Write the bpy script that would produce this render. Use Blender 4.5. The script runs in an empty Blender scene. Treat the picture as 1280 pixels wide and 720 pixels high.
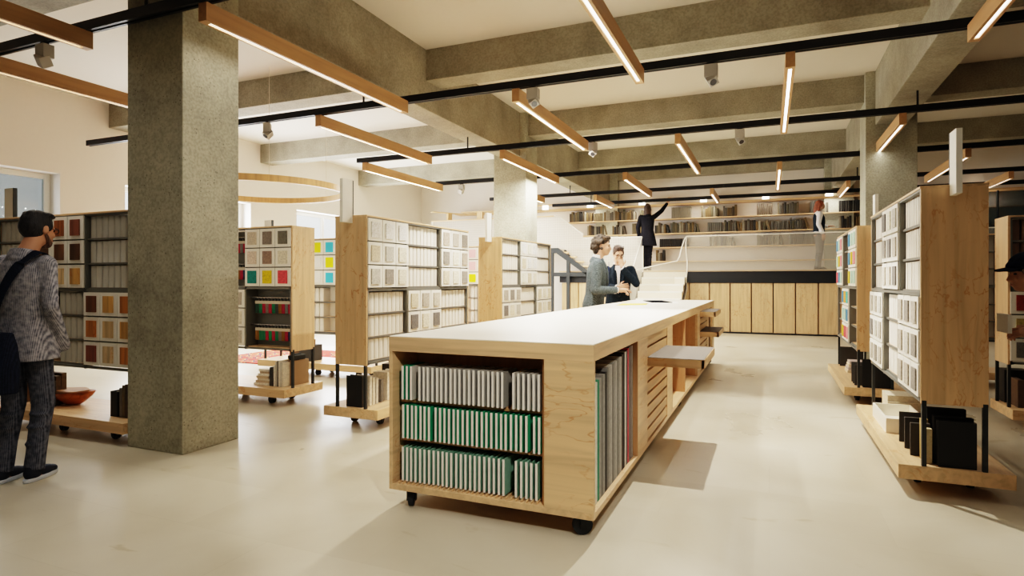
import bpy, bmesh, math, random
from mathutils import Vector, Matrix, Euler, noise
random.seed(11)
R = math.radians
PI = math.pi
scene = bpy.context.scene
COL = scene.collection

# ------------------------------------------------------------------ helpers
class MB:
    def __init__(s):
        s.v = []; s.f = []; s.m = []
    def add(s, vs, fs, m=0, mat=None):
        b = len(s.v)
        for p in vs:
            p = Vector(p)
            s.v.append(mat @ p if mat else p)
        for f in fs:
            s.f.append([b + i for i in f]); s.m.append(m)
        return s
    def box(s, x0, x1, y0, y1, z0, z1, m=0, mat=None):
        if x1 < x0: x0, x1 = x1, x0
        if y1 < y0: y0, y1 = y1, y0
        if z1 < z0: z0, z1 = z1, z0
        vs = [(x0,y0,z0),(x1,y0,z0),(x1,y1,z0),(x0,y1,z0),(x0,y0,z1),(x1,y0,z1),(x1,y1,z1),(x0,y1,z1)]
        fs = [(0,3,2,1),(4,5,6,7),(0,1,5,4),(1,2,6,5),(2,3,7,6),(3,0,4,7)]
        return s.add(vs, fs, m, mat)
    def frus(s, p0, p1, r0, r1, n=12, m=0, caps=True):
        p0 = Vector(p0); p1 = Vector(p1); d = (p1 - p0)
        if d.length < 1e-6: return s
        q = d.to_track_quat('Z', 'Y').to_matrix()
        vs = []
        for p, r in ((p0, r0), (p1, r1)):
            for i in range(n):
                a = 2*PI*i/n
                vs.append(p + q @ Vector((r*math.cos(a), r*math.sin(a), 0)))
        fs = [(i, (i+1) % n, n+(i+1) % n, n+i) for i in range(n)]
        if caps:
            fs.append(tuple(reversed(range(n)))); fs.append(tuple(range(n, 2*n)))
        return s.add(vs, fs, m)
    def ell(s, c, r, rot=None, m=0, n=14, k=9):
        c = Vector(c)
        vs = [(0, 0, 1)]
        for j in range(1, k):
            t = PI*j/k
            for i in range(n):
                a = 2*PI*i/n
                vs.append((math.sin(t)*math.cos(a), math.sin(t)*math.sin(a), math.cos(t)))
        vs.append((0, 0, -1))
        out = []
        for p in vs:
            p = Vector((p[0]*r[0], p[1]*r[1], p[2]*r[2]))
            if rot: p = rot @ p
            out.append(c + p)
        fs = [(0, 1+i, 1+(i+1) % n) for i in range(n)]
        for j in range(k-2):
            a = 1 + j*n; b = a + n
            fs += [(a+i, b+i, b+(i+1) % n, a+(i+1) % n) for i in range(n)]
        a = 1 + (k-2)*n; e = len(vs) - 1
        fs += [(a+i, e, a+(i+1) % n) for i in range(n)]
        return s.add(out, fs, m)
    def cap(s, p0, p1, r0, r1, m=0, n=12):
        s.ell(p0, (r0,)*3, None, m, n, 7); s.ell(p1, (r1,)*3, None, m, n, 7)
        return s.frus(p0, p1, r0, r1, n, m)
    def loft(s, rings, n=22, m=0, T=None):
        # rings: (cx, cy, z, rx, ry)
        vs = []
        for (cx, cy, z, rx, ry) in rings:
            for i in range(n):
                a = 2*PI*i/n
                ca, sa = math.cos(a), math.sin(a)
                e = 0.8
                p = Vector((cx + rx*math.copysign(abs(ca)**e, ca), cy + ry*math.copysign(abs(sa)**e, sa), z))
                vs.append(T(p) if T else p)
        fs = []
        for j in range(len(rings)-1):
            a = j*n; b = a+n
            fs += [(a+i, a+(i+1) % n, b+(i+1) % n, b+i) for i in range(n)]
        fs.append(tuple(reversed(range(n)))); fs.append(tuple(range((len(rings)-1)*n, len(rings)*n)))
        return s.add(vs, fs, m)
    def prism(s, poly, axis, a, b, m=0, mat=None):
        # poly: 2d points; axis 'x': (y,z), 'y': (x,z), 'z': (x,y)
        def P(u, w, t):
            return {'x': (t, u, w), 'y': (u, t, w), 'z': (u, w, t)}[axis]
        n = len(poly)
        vs = [P(u, w, a) for u, w in poly] + [P(u, w, b) for u, w in poly]
        fs = [tuple(reversed(range(n))), tuple(range(n, 2*n))] + [(i, (i+1) % n, n+(i+1) % n, n+i) for i in range(n)]
        return s.add(vs, fs, m, mat)
    def lathe(s, prof, c=(0,0,0), n=24, m=0, sx=1, sy=1):
        vs = []
        for r, z in prof:
            for i in range(n):
                a = 2*PI*i/n
                vs.append((c[0]+r*sx*math.cos(a), c[1]+r*sy*math.sin(a), c[2]+z))
        fs = []
        for j in range(len(prof)-1):
            a = j*n; b = a+n
            fs += [(a+i, a+(i+1) % n, b+(i+1) % n, b+i) for i in range(n)]
        fs.append(tuple(reversed(range(n)))); fs.append(tuple(range((len(prof)-1)*n, len(prof)*n)))
        return s.add(vs, fs, m)
    def mesh(s, name, mats, smooth=False, recalc=True):
        me = bpy.data.meshes.new(name)
        me.from_pydata([tuple(p) for p in s.v], [], s.f)
        if not isinstance(mats, (list, tuple)): mats = [mats]
        for m in mats: me.materials.append(m)
        me.polygons.foreach_set('material_index', s.m)
        if recalc:
            bm = bmesh.new(); bm.from_mesh(me)
            bmesh.ops.recalc_face_normals(bm, faces=bm.faces)
            bm.to_mesh(me); bm.free()
        if smooth:
            me.polygons.foreach_set('use_smooth', [True]*len(me.polygons))
        me.update()
        return me
    def build(s, name, mats, parent=None, bevel=0, smooth=False, loc=(0,0,0), rotz=0):
        o = bpy.data.objects.new(name, s.mesh(name, mats, smooth))
        COL.objects.link(o)
        if parent: o.parent = parent
        o.location = loc; o.rotation_euler = (0, 0, rotz)
        if bevel:
            b = o.modifiers.new('bevel', 'BEVEL'); b.width = bevel; b.segments = 2; b.limit_method = 'ANGLE'; b.angle_limit = R(40)
        return o

def tag(o, label, cat, group=None, kind=None):
    if label: o['label'] = label
    if cat: o['category'] = cat
    if group: o['group'] = group
    if kind: o['kind'] = kind
    return o
def thing(name, label, cat, loc=(0,0,0), rotz=0, group=None):
    o = bpy.data.objects.new(name, None); COL.objects.link(o)
    o.location = loc; o.rotation_euler = (0, 0, rotz); o.empty_display_size = .1
    return tag(o, label, cat, group)
def struct(name, mb, mats, bevel=0, parent=None):
    o = mb.build(name, mats, parent, bevel)
    if not parent: o['kind'] = 'structure'
    return o
def dup(o, loc, rotz=None, label=None, group=None, parent=None):
    r = o.copy(); COL.objects.link(r)
    r.location = loc
    if rotz is not None: r.rotation_euler = (0, 0, rotz)
    if label: r['label'] = label
    if group: r['group'] = group
    for ch in list(o.children):
        c = ch.copy(); COL.objects.link(c); c.parent = r
        for g in list(ch.children):
            d = g.copy(); COL.objects.link(d); d.parent = c
    return r
def setmat(o, *ms):
    for i, m in enumerate(ms):
        sl = o.material_slots[i]; sl.link = 'OBJECT'; sl.material = m
def L2W(loc, rz, x, y, z):
    c, s = math.cos(rz), math.sin(rz)
    return (loc[0] + c*x - s*y, loc[1] + s*x + c*y, loc[2] + z)

# ------------------------------------------------------------------ materials
def srgb(r, g, b):
    f = lambda c: (c/255/12.92) if c/255 <= .04045 else ((c/255+.055)/1.055)**2.4
    return (f(r), f(g), f(b), 1)
def newmat(name):
    m = bpy.data.materials.new(name); m.use_nodes = True
    nt = m.node_tree; nt.nodes.clear()
    out = nt.nodes.new('ShaderNodeOutputMaterial')
    b = nt.nodes.new('ShaderNodeBsdfPrincipled')
    nt.links.new(b.outputs[0], out.inputs[0])
    return m, nt, b
_pl = {}
def plain(name, rgb, rough=.5, metal=0, emit=None, es=0, var=0.0):
    if name in _pl: return _pl[name]
    m, nt, b = newmat(name)
    b.inputs['Base Color'].default_value = rgb
    b.inputs['Roughness'].default_value = rough
    b.inputs['Metallic'].default_value = metal
    if emit:
        b.inputs['Emission Color'].default_value = emit; b.inputs['Emission Strength'].default_value = es
    if var:
        tc = nt.nodes.new('ShaderNodeTexCoord'); nz = nt.nodes.new('ShaderNodeTexNoise'); nz.inputs['Scale'].default_value = 14
        nz.inputs['Detail'].default_value = 5
        nt.links.new(tc.outputs['Object'], nz.inputs['Vector'])
        mx = nt.nodes.new('ShaderNodeMixRGB'); mx.blend_type = 'MIX'
        mx.inputs[1].default_value = tuple(c*(1-var) for c in rgb[:3]) + (1,)
        mx.inputs[2].default_value = tuple(min(1, c*(1+var)) for c in rgb[:3]) + (1,)
        nt.links.new(nz.outputs['Fac'], mx.inputs[0]); nt.links.new(mx.outputs[0], b.inputs['Base Color'])
    _pl[name] = m
    return m
def ramp(nt, stops, src):
    r = nt.nodes.new('ShaderNodeValToRGB'); cr = r.color_ramp
    while len(cr.elements) < len(stops): cr.elements.new(.5)
    for e, (p, c) in zip(cr.elements, stops): e.position = p; e.color = c
    nt.links.new(src, r.inputs[0])
    return r
def coords(nt, scale=(1,1,1), rnd=True):
    tc = nt.nodes.new('ShaderNodeTexCoord')
    mp = nt.nodes.new('ShaderNodeMapping'); mp.inputs['Scale'].default_value = scale
    src = tc.outputs['Object']
    if rnd:
        oi = nt.nodes.new('ShaderNodeObjectInfo')
        mu = nt.nodes.new('ShaderNodeVectorMath'); mu.operation = 'SCALE'; mu.inputs['Scale'].default_value = 7.3
        cb = nt.nodes.new('ShaderNodeCombineXYZ')
        for i in range(3): nt.links.new(oi.outputs['Random'], cb.inputs[i])
        nt.links.new(cb.outputs[0], mu.inputs[0])
        ad = nt.nodes.new('ShaderNodeVectorMath'); ad.operation = 'ADD'
        nt.links.new(src, ad.inputs[0]); nt.links.new(mu.outputs[0], ad.inputs[1]); src = ad.outputs[0]
    nt.links.new(src, mp.inputs['Vector'])
    return mp.outputs[0]
def wood(name, rgb, axis='x', veins=.7, rough=.45, contrast=.18, fine=True):
    """plywood with fine grain along one axis and wandering reddish veins"""
    m, nt, b = newmat(name)
    sc = {'x': (.55, 9, 9), 'y': (9, .55, 9), 'z': (9, 9, .55)}[axis]
    n1 = nt.nodes.new('ShaderNodeTexNoise'); n1.inputs['Scale'].default_value = 2.2; n1.inputs['Detail'].default_value = 6; n1.inputs['Distortion'].default_value = .6
    nt.links.new(coords(nt, sc), n1.inputs['Vector'])
    lo = tuple(c*(1-contrast) for c in rgb[:3]) + (1,); hi = tuple(min(1, c*(1+contrast*.7)) for c in rgb[:3]) + (1,)
    r1 = ramp(nt, [(.32, lo), (.5, rgb), (.7, hi)], n1.outputs['Fac'])
    col = r1.outputs[0]
    if veins:
        s2 = {'x': (1.1, 3.2, 3.2), 'y': (3.2, 1.1, 3.2), 'z': (3.2, 3.2, 1.6)}[axis]
        n2 = nt.nodes.new('ShaderNodeTexNoise'); n2.inputs['Scale'].default_value = 1.7; n2.inputs['Detail'].default_value = 4
        n2.inputs['Roughness'].default_value = .55; n2.inputs['Distortion'].default_value = .35
        nt.links.new(coords(nt, s2), n2.inputs['Vector'])
        r2 = ramp(nt, [(.415, (0,0,0,1)), (.425, (1,1,1,1)), (.436, (0,0,0,1)), (.529, (0,0,0,1)), (.54, (1,1,1,1)), (.552, (0,0,0,1))], n2.outputs['Fac'])
        n3 = nt.nodes.new('ShaderNodeTexNoise'); n3.inputs['Scale'].default_value = 2.3
        nt.links.new(coords(nt, (1,1,1)), n3.inputs['Vector'])
        r3 = ramp(nt, [(.42, (0,0,0,1)), (.62, (veins,)*3 + (1,))], n3.outputs['Fac'])
        mu = nt.nodes.new('ShaderNodeMath'); mu.operation = 'MULTIPLY'
        nt.links.new(r2.outputs[0], mu.inputs[0]); nt.links.new(r3.outputs[0], mu.inputs[1])
        mx = nt.nodes.new('ShaderNodeMixRGB'); mx.inputs[2].default_value = (rgb[0]*.72, rgb[1]*.42, rgb[2]*.25, 1)
        nt.links.new(mu.outputs[0], mx.inputs[0]); nt.links.new(col, mx.inputs[1]); col = mx.outputs[0]
    nt.links.new(col, b.inputs['Base Color'])
    b.inputs['Roughness'].default_value = rough
    return m
def concrete(name, rgb, pits=True):
    m, nt, b = newmat(name)
    v = coords(nt, (1,1,1), False)
    n1 = nt.nodes.new('ShaderNodeTexNoise'); n1.inputs['Scale'].default_value = 1.7; n1.inputs['Detail'].default_value = 9; n1.inputs['Roughness'].default_value = .65
    nt.links.new(v, n1.inputs['Vector'])
    r1 = ramp(nt, [(.3, tuple(c*.72 for c in rgb[:3])+(1,)), (.5, rgb), (.72, tuple(c*1.25 for c in rgb[:3])+(1,))], n1.outputs['Fac'])
    n2 = nt.nodes.new('ShaderNodeTexNoise'); n2.inputs['Scale'].default_value = 45; n2.inputs['Detail'].default_value = 4
    nt.links.new(v, n2.inputs['Vector'])
    r2 = ramp(nt, [(.35, (.78,.78,.76,1)), (.6, (1.08,1.08,1.06,1))], n2.outputs['Fac'])
    mx = nt.nodes.new('ShaderNodeMixRGB'); mx.blend_type = 'MULTIPLY'; mx.inputs[0].default_value = .8
    nt.links.new(r1.outputs[0], mx.inputs[1]); nt.links.new(r2.outputs[0], mx.inputs[2])
    col = mx.outputs[0]
    if pits:
        vo = nt.nodes.new('ShaderNodeTexVoronoi'); vo.inputs['Scale'].default_value = 34
        nt.links.new(v, vo.inputs['Vector'])
        n3 = nt.nodes.new('ShaderNodeTexNoise'); n3.inputs['Scale'].default_value = 9; nt.links.new(v, n3.inputs['Vector'])
        r4 = ramp(nt, [(.36, (.0,)*3+(1,)), (.64, (.21,)*3+(1,))], n3.outputs['Fac'])
        lt = nt.nodes.new('ShaderNodeMath'); lt.operation = 'LESS_THAN'
        nt.links.new(vo.outputs['Distance'], lt.inputs[0]); nt.links.new(r4.outputs[0], lt.inputs[1])
        m2 = nt.nodes.new('ShaderNodeMixRGB'); m2.inputs[2].default_value = tuple(c*.3 for c in rgb[:3])+(1,)
        f = nt.nodes.new('ShaderNodeMath'); f.operation = 'MULTIPLY'; f.inputs[1].default_value = .7
        nt.links.new(lt.outputs[0], f.inputs[0]); nt.links.new(f.outputs[0], m2.inputs[0]); nt.links.new(col, m2.inputs[1]); col = m2.outputs[0]
    nt.links.new(col, b.inputs['Base Color'])
    bp = nt.nodes.new('ShaderNodeBump'); bp.inputs['Strength'].default_value = .12; bp.inputs['Distance'].default_value = .02
    nt.links.new(n2.outputs['Fac'], bp.inputs['Height']); nt.links.new(bp.outputs[0], b.inputs['Normal'])
    b.inputs['Roughness'].default_value = .8
    return m
def floor_mat():
    m, nt, b = newmat('polished_screed')
    v = coords(nt, (1,1,1), False)
    n1 = nt.nodes.new('ShaderNodeTexNoise'); n1.inputs['Scale'].default_value = .9; n1.inputs['Detail'].default_value = 8; n1.inputs['Distortion'].default_value = .5
    nt.links.new(v, n1.inputs['Vector'])
    base = srgb(200, 192, 173)
    r1 = ramp(nt, [(.3, srgb(184,175,155)), (.5, base), (.72, srgb(210,203,186))], n1.outputs['Fac'])
    br = nt.nodes.new('ShaderNodeTexBrick'); br.inputs['Scale'].default_value = .42
    br.inputs['Color1'].default_value = (1,1,1,1); br.inputs['Color2'].default_value = (.90,.89,.87,1); br.inputs['Mortar'].default_value = (.90,.89,.87,1)
    br.inputs['Mortar Size'].default_value = .0015
    nt.links.new(v, br.inputs['Vector'])
    mx = nt.nodes.new('ShaderNodeMixRGB'); mx.blend_type = 'MULTIPLY'; mx.inputs[0].default_value = .75
    nt.links.new(r1.outputs[0], mx.inputs[1]); nt.links.new(br.outputs['Color'], mx.inputs[2])
    n2 = nt.nodes.new('ShaderNodeTexNoise'); n2.inputs['Scale'].default_value = 2.6; n2.inputs['Detail'].default_value = 6; n2.inputs['Distortion'].default_value = 1.2
    v2 = coords(nt, (.6,1.6,1), False); nt.links.new(v2, n2.inputs['Vector'])
    r2 = ramp(nt, [(.66, (0,0,0,1)), (.72, (.55,.55,.55,1))], n2.outputs['Fac'])
    m2 = nt.nodes.new('ShaderNodeMixRGB'); m2.inputs[2].default_value = srgb(168,154,122)
    nt.links.new(r2.outputs[0], m2.inputs[0]); nt.links.new(mx.outputs[0], m2.inputs[1])
    nt.links.new(m2.outputs[0], b.inputs['Base Color'])
    rr = ramp(nt, [(.3, (.26,)*3+(1,)), (.7, (.42,)*3+(1,))], n1.outputs['Fac'])
    nt.links.new(rr.outputs[0], b.inputs['Roughness'])
    b.inputs['Specular IOR Level'].default_value = .4
    return m
def mesh_mat(name, dens, rgb, cell=28):
    """fine woven wire sheet: see-through between white wires"""
    m = bpy.data.materials.new(name); m.use_nodes = True; nt = m.node_tree; nt.nodes.clear()
    out = nt.nodes.new('ShaderNodeOutputMaterial')
    tr = nt.nodes.new('ShaderNodeBsdfTransparent'); df = nt.nodes.new('ShaderNodeBsdfPrincipled')
    df.inputs['Base Color'].default_value = rgb; df.inputs['Roughness'].default_value = .5
    tl = nt.nodes.new('ShaderNodeBsdfTranslucent'); tl.inputs[0].default_value = rgb
    ms = nt.nodes.new('ShaderNodeMixShader'); ms.inputs[0].default_value = .35
    nt.links.new(df.outputs[0], ms.inputs[1]); nt.links.new(tl.outputs[0], ms.inputs[2])
    v = coords(nt, (1,1,1), False)
    sx = nt.nodes.new('ShaderNodeSeparateXYZ'); nt.links.new(v, sx.inputs[0])
    acc = None
    for i in (0, 2):
        mu = nt.nodes.new('ShaderNodeMath'); mu.operation = 'MULTIPLY'; mu.inputs[1].default_value = cell/4
        nt.links.new(sx.outputs[i], mu.inputs[0])
        fr = nt.nodes.new('ShaderNodeMath'); fr.operation = 'FRACT'; nt.links.new(mu.outputs[0], fr.inputs[0])
        lt = nt.nodes.new('ShaderNodeMath'); lt.operation = 'LESS_THAN'; lt.inputs[1].default_value = .14; nt.links.new(fr.outputs[0], lt.inputs[0])
        if acc is None: acc = lt.outputs[0]
        else:
            mxx = nt.nodes.new('ShaderNodeMath'); mxx.operation = 'MAXIMUM'
            nt.links.new(acc, mxx.inputs[0]); nt.links.new(lt.outputs[0], mxx.inputs[1]); acc = mxx.outputs[0]
    ma = nt.nodes.new('ShaderNodeMath'); ma.operation = 'MULTIPLY_ADD'; ma.inputs[1].default_value = .14; ma.inputs[2].default_value = dens
    nt.links.new(acc, ma.inputs[0])
    mix = nt.nodes.new('ShaderNodeMixShader')
    nt.links.new(ma.outputs[0], mix.inputs[0]); nt.links.new(tr.outputs[0], mix.inputs[1]); nt.links.new(ms.outputs[0], mix.inputs[2])
    nt.links.new(mix.outputs[0], out.inputs[0])
    return m
def glass_mat(name, rgb, fac=.25, rough=.05):
    m = bpy.data.materials.new(name); m.use_nodes = True; nt = m.node_tree; nt.nodes.clear()
    out = nt.nodes.new('ShaderNodeOutputMaterial')
    tr = nt.nodes.new('ShaderNodeBsdfTransparent'); b = nt.nodes.new('ShaderNodeBsdfPrincipled')
    b.inputs['Base Color'].default_value = rgb; b.inputs['Roughness'].default_value = rough
    mix = nt.nodes.new('ShaderNodeMixShader'); mix.inputs[0].default_value = fac
    nt.links.new(tr.outputs[0], mix.inputs[1]); nt.links.new(b.outputs[0], mix.inputs[2]); nt.links.new(mix.outputs[0], out.inputs[0])
    return m
def fabric(name, c1, c2, sx=160, sz=18, rough=.9):
    """suiting with thin vertical stripes and a slub"""
    m, nt, b = newmat(name)
    v = coords(nt, (1,1,1), False)
    w = nt.nodes.new('ShaderNodeTexWave'); w.inputs['Scale'].default_value = sx/6; w.inputs['Distortion'].default_value = .8; w.inputs['Detail'].default_value = 2
    nt.links.new(v, w.inputs['Vector'])
    n = nt.nodes.new('ShaderNodeTexNoise'); n.inputs['Scale'].default_value = sz; n.inputs['Detail'].default_value = 6; nt.links.new(v, n.inputs['Vector'])
    a = nt.nodes.new('ShaderNodeMath'); a.operation = 'MULTIPLY_ADD'; a.inputs[1].default_value = .35
    nt.links.new(w.outputs['Fac'], a.inputs[0]); nt.links.new(n.outputs['Fac'], a.inputs[2])
    r = ramp(nt, [(.38, c1), (.95, c2)], a.outputs[0])
    nt.links.new(r.outputs[0], b.inputs['Base Color']); b.inputs['Roughness'].default_value = rough
    b.inputs['Specular IOR Level'].default_value = .2
    bp = nt.nodes.new('ShaderNodeBump'); bp.inputs['Strength'].default_value = .35; bp.inputs['Distance'].default_value = .03
    n2 = nt.nodes.new('ShaderNodeTexNoise'); n2.inputs['Scale'].default_value = 9; n2.inputs['Detail'].default_value = 3; n2.inputs['Distortion'].default_value = .6
    nt.links.new(v, n2.inputs['Vector']); nt.links.new(n2.outputs['Fac'], bp.inputs['Height']); nt.links.new(bp.outputs[0], b.inputs['Normal'])
    return m
def hairmat(name, c1, c2):
    m, nt, b = newmat(name)
    n = nt.nodes.new('ShaderNodeTexNoise'); n.inputs['Scale'].default_value = 30; n.inputs['Detail'].default_value = 5; n.inputs['Distortion'].default_value = 1.5
    nt.links.new(coords(nt, (1.6,1.6,.5), False), n.inputs['Vector'])
    r = ramp(nt, [(.35, c1), (.65, c2)], n.outputs['Fac']); nt.links.new(r.outputs[0], b.inputs['Base Color'])
    b.inputs['Roughness'].default_value = .6
    bp = nt.nodes.new('ShaderNodeBump'); bp.inputs['Strength'].default_value = .6; bp.inputs['Distance'].default_value = .01
    nt.links.new(n.outputs['Fac'], bp.inputs['Height']); nt.links.new(bp.outputs[0], b.inputs['Normal'])
    return m
def speckled(name, rgb, amt=.35, scale=60, stripes=False):
    m, nt, b = newmat(name)
    n = nt.nodes.new('ShaderNodeTexNoise'); n.inputs['Scale'].default_value = scale; n.inputs['Detail'].default_value = 6; n.inputs['Roughness'].default_value = .7
    nt.links.new(coords(nt, (1,1,3) if stripes else (1,1,1)), n.inputs['Vector'])
    r = ramp(nt, [(.3, tuple(c*(1-amt) for c in rgb[:3])+(1,)), (.7, tuple(min(1,c*(1+amt)) for c in rgb[:3])+(1,))], n.outputs['Fac'])
    nt.links.new(r.outputs[0], b.inputs['Base Color']); b.inputs['Roughness'].default_value = .7
    return m
def rugmat():
    m, nt, b = newmat('kilim_weave')
    v = coords(nt, (1,1,1), False)
    vo = nt.nodes.new('ShaderNodeTexVoronoi'); vo.inputs['Scale'].default_value = 5; vo.distance = 'MANHATTAN'; nt.links.new(v, vo.inputs['Vector'])
    r = ramp(nt, [(.0, srgb(150,40,25)), (.3, srgb(205,70,40)), (.55, srgb(230,150,90)), (.7, srgb(60,60,80)), (.85, srgb(200,60,40))], vo.outputs['Distance'])
    r.color_ramp.interpolation = 'CONSTANT'
    nt.links.new(r.outputs[0], b.inputs['Base Color']); b.inputs['Roughness'].default_value = .95
    return m

BIRCH = srgb(214, 180, 140)
W_X = wood('birch_ply_long', BIRCH, 'x', .6); W_Y = wood('birch_ply_deep', BIRCH, 'y', .6); W_Z = wood('birch_ply_tall', BIRCH, 'z', .9)
W_SHELF = wood('birch_shelf', srgb(220,184,142), 'x', .2)
W_EDGE = wood('birch_edge', srgb(218,184,144), 'x', 0, contrast=.25)
W_EDGEY = wood('birch_edge_deep', srgb(218,184,144), 'y', 0, contrast=.25)
W_LAMP = wood('lamp_oak', srgb(186,146,106), 'y', 0, contrast=.12)
W_CAB = wood('cabinet_birch', srgb(202,170,130), 'z', .8)
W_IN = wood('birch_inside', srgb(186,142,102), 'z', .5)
CONC = concrete('cast_concrete', srgb(150,145,130), False)
CONC_C = concrete('column_concrete', srgb(170,168,152), True)
FLOOR = floor_mat()
WALL = plain('painted_plaster', srgb(228,222,214), .9, var=.02)
WALL_D = plain('fill_cutting_plaster', srgb(96,92,86), .9)  # unseen right and front walls, darkened in colour to cut bounced fill light
CEIL = plain('painted_ceiling', srgb(216,209,198), .9, var=.02)
STEEL = plain('grey_steel', srgb(112,112,106), .5, .1)
STEEL_D = plain('dark_steel', srgb(52,56,58), .45, .3)
BLACK = plain('black_metal', srgb(26,29,34), .45, .2)
RUBBER = plain('black_rubber', srgb(30,34,38), .6)
CHROME = plain('brushed_chrome', srgb(180,182,184), .25, .9)
WHITE = plain('white_laminate', srgb(246,240,226), .35)
BINDER = plain('white_card', srgb(240,234,222), .6, var=.04)
BOARD = plain('white_board', srgb(244,240,230), .5)
LEDGE = plain('ledge_white', srgb(238,224,200), .5)
LIGHTSTRIP = plain('led_diffuser', srgb(255,248,235), .4, 0, (1,.95,.88,1), 4.5)
LAMPBOX = plain('lamp_diffuser', srgb(255,248,235), .4, 0, (1,.93,.80,1), 6)
SPOTGREY = plain('spot_grey', srgb(176,172,166), .45)
LENS = plain('spot_lens', srgb(60,60,64), .15)
GREY_B = plain('charcoal_board', srgb(62,62,60), .7, var=.06)
BLACK_B = plain('black_board', srgb(26,26,26), .6, var=.08)
MESHW = mesh_mat('wire_mesh_white', .42, srgb(182,177,166), 200)
MESHS = mesh_mat('wire_mesh_stair', .30, srgb(222,216,204), 200)
MESHL = mesh_mat('wire_mesh_bright', .58, srgb(236,229,216), 60)
RIM = plain('white_steel_rim', srgb(238,232,220), .4)
SKIN = plain('skin_light', srgb(214,168,142), .55, var=.05)
SKIN2 = plain('skin_tan', srgb(196,146,118), .55, var=.05)
# ------------------------------------------------------------------ camera
F_PX, YAW = 757.0, math.atan(321.5/757.0)
cam_d = bpy.data.cameras.new('camera'); cam = bpy.data.objects.new('camera', cam_d); COL.objects.link(cam)
cam.location = (0, 0, 1.35); cam.rotation_euler = (R(90), 0, YAW)
cam_d.sensor_width = 36; cam_d.lens = 36*F_PX/1280; cam_d.shift_y = -10/1280
cam_d.clip_start = .05; cam_d.clip_end = 100
scene.camera = cam

# ------------------------------------------------------------------ room shell
XL, XR, YF, YB, ZC = -10.8, 7.6, -5.0, 17.6, 4.47
struct('floor', MB().box(XL-.3, XR+.3, YF-.3, YB+.3, -.1, 0), FLOOR)
struct('ceiling', MB().box(XL-.3, XR+.3, YF-.3, YB+.3, ZC, ZC+.15), CEIL)
wins = [(3.4, 6.3, 1.0, 3.11), (7.4, 10.3, 1.0, 3.08), (11.75, 14.3, 1.0, 3.10)]
wl = MB()
y = YF-.3
for (a, b, z0, z1) in wins:
    wl.box(XL-.4, XL, y, a, 0, ZC); wl.box(XL-.4, XL, a, b, 0, z0); wl.box(XL-.4, XL, a, b, z1, ZC); y = b
wl.box(XL-.4, XL, y, YB+.3, 0, ZC)
struct('wall_left', wl, WALL)
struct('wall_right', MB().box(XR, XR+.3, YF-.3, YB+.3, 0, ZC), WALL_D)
struct('wall_back', MB().box(XL, XR, YB, YB+.3, 0, ZC), WALL)
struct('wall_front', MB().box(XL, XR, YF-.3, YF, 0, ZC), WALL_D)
WINF = plain('window_frame_white', srgb(242,242,238), .4)
PANE = glass_mat('window_glass', srgb(120,134,136), .62)
PANE_B = glass_mat('bright_window_glass', srgb(245,245,240), .12)
for i, (a, b, z0, z1) in enumerate(wins):
    w = MB()
    x0, x1 = XL-.34, XL-.26
    w.box(x0, x1, a, a+.09, z0, z1).box(x0, x1, b-.09, b, z0, z1).box(x0, x1, a+.09, b-.09, z0, z0+.09).box(x0, x1, a+.09, b-.09, z1-.09, z1)
    mid = (a+b)/2
    w.box(x0, x1, mid-.04, mid+.04, z0+.09, z1-.09)
    o = struct('window_%d' % (i+1), w, WINF, .006)
    p = MB()
    for u0, u1 in ((a+.09, mid-.04), (mid+.04, b-.09)):
        p.box(XL-.305, XL-.295, u0, u1, z0+.09, z1-.09)
    p.build('pane', PANE if i == 0 else PANE_B, o)
# columns
for (x0, x1, y0, y1) in ((-4.79, -4.16, 3.30, 3.84), (-4.82, -4.16, 10.46, 11.05), (1.33, 1.99, 10.44, 11.04), (-4.70, -4.05, 17.36, 17.62), (1.30, 1.96, 17.36, 17.62)):
    struct('concrete_column', MB().box(x0, x1, y0, y1, 0, ZC), CONC_C, .008)
# girders and cross beams
for (x0, x1) in ((-4.69, -4.28), (1.46, 1.87)):
    struct('concrete_beam', MB().box(x0, x1, -4.9, YB, 3.66, ZC+.02), CONC, .008)
for y0 in (-3.6, -.1, 3.43, 7.1, 10.58, 14.2):
    struct('concrete_beam', MB().box(XL, XR, y0, y0+.38, 4.05, ZC+.02), CONC, .008)
struct('trim_1', MB().box(-4.05, 1.30, 17.38, YB, 4.24, ZC), CONC)

# ------------------------------------------------------------------ lighting tracks, linear lamps and spots
TRK_Y = [-2.15, .58, 3.24, 6.0, 8.73, 11.46, 14.2, 16.1]
TRK_X0 = [-10.6, -10.6, -10.6, -9.6, -6.65, -6.65, -6.65, -5.6]
ords = ['nearest', 'second', 'third', 'fourth', 'fifth', 'sixth', 'seventh', 'farthest']
for i, y in enumerate(TRK_Y):
    t = thing('lighting_track', 'black ceiling lighting track, %s of the rows from the viewer' % ords[i], 'lighting track', (TRK_X0[i], y, 3.4), 0, 'black tracks crossing under the beams')
    L = 7.2 - TRK_X0[i]
    MB().box(0, L, -.035, .035, .012, .08).box(0, L, -.035, -.012, 0, .012).box(0, L, .012, .035, 0, .012).build('rail', BLACK, t)
    for gx in (-4.485, 1.665):
        if gx > TRK_X0[i]+.1:
            MB().frus((gx-TRK_X0[i], 0, .08), (gx-TRK_X0[i], 0, .262), .012, .012, 8).build('hanger_rod', BLACK, t)
lamp_t = thing('linear_lamp', '', 'lamp', (0,0,0), 0, 'wooden linear lamps under the tracks')
LL = 2.705
hb = MB()
hb.box(-.040, -.015, 0, LL, 0, .14).box(.015, .040, 0, LL, 0, .14).box(-.015, .015, 0, LL, .03, .14).box(-.015, .015, 0, .06, 0, .03).box(-.015, .015, LL-.06, LL, 0, .03)
hb.build('housing', W_LAMP, lamp_t)
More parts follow.
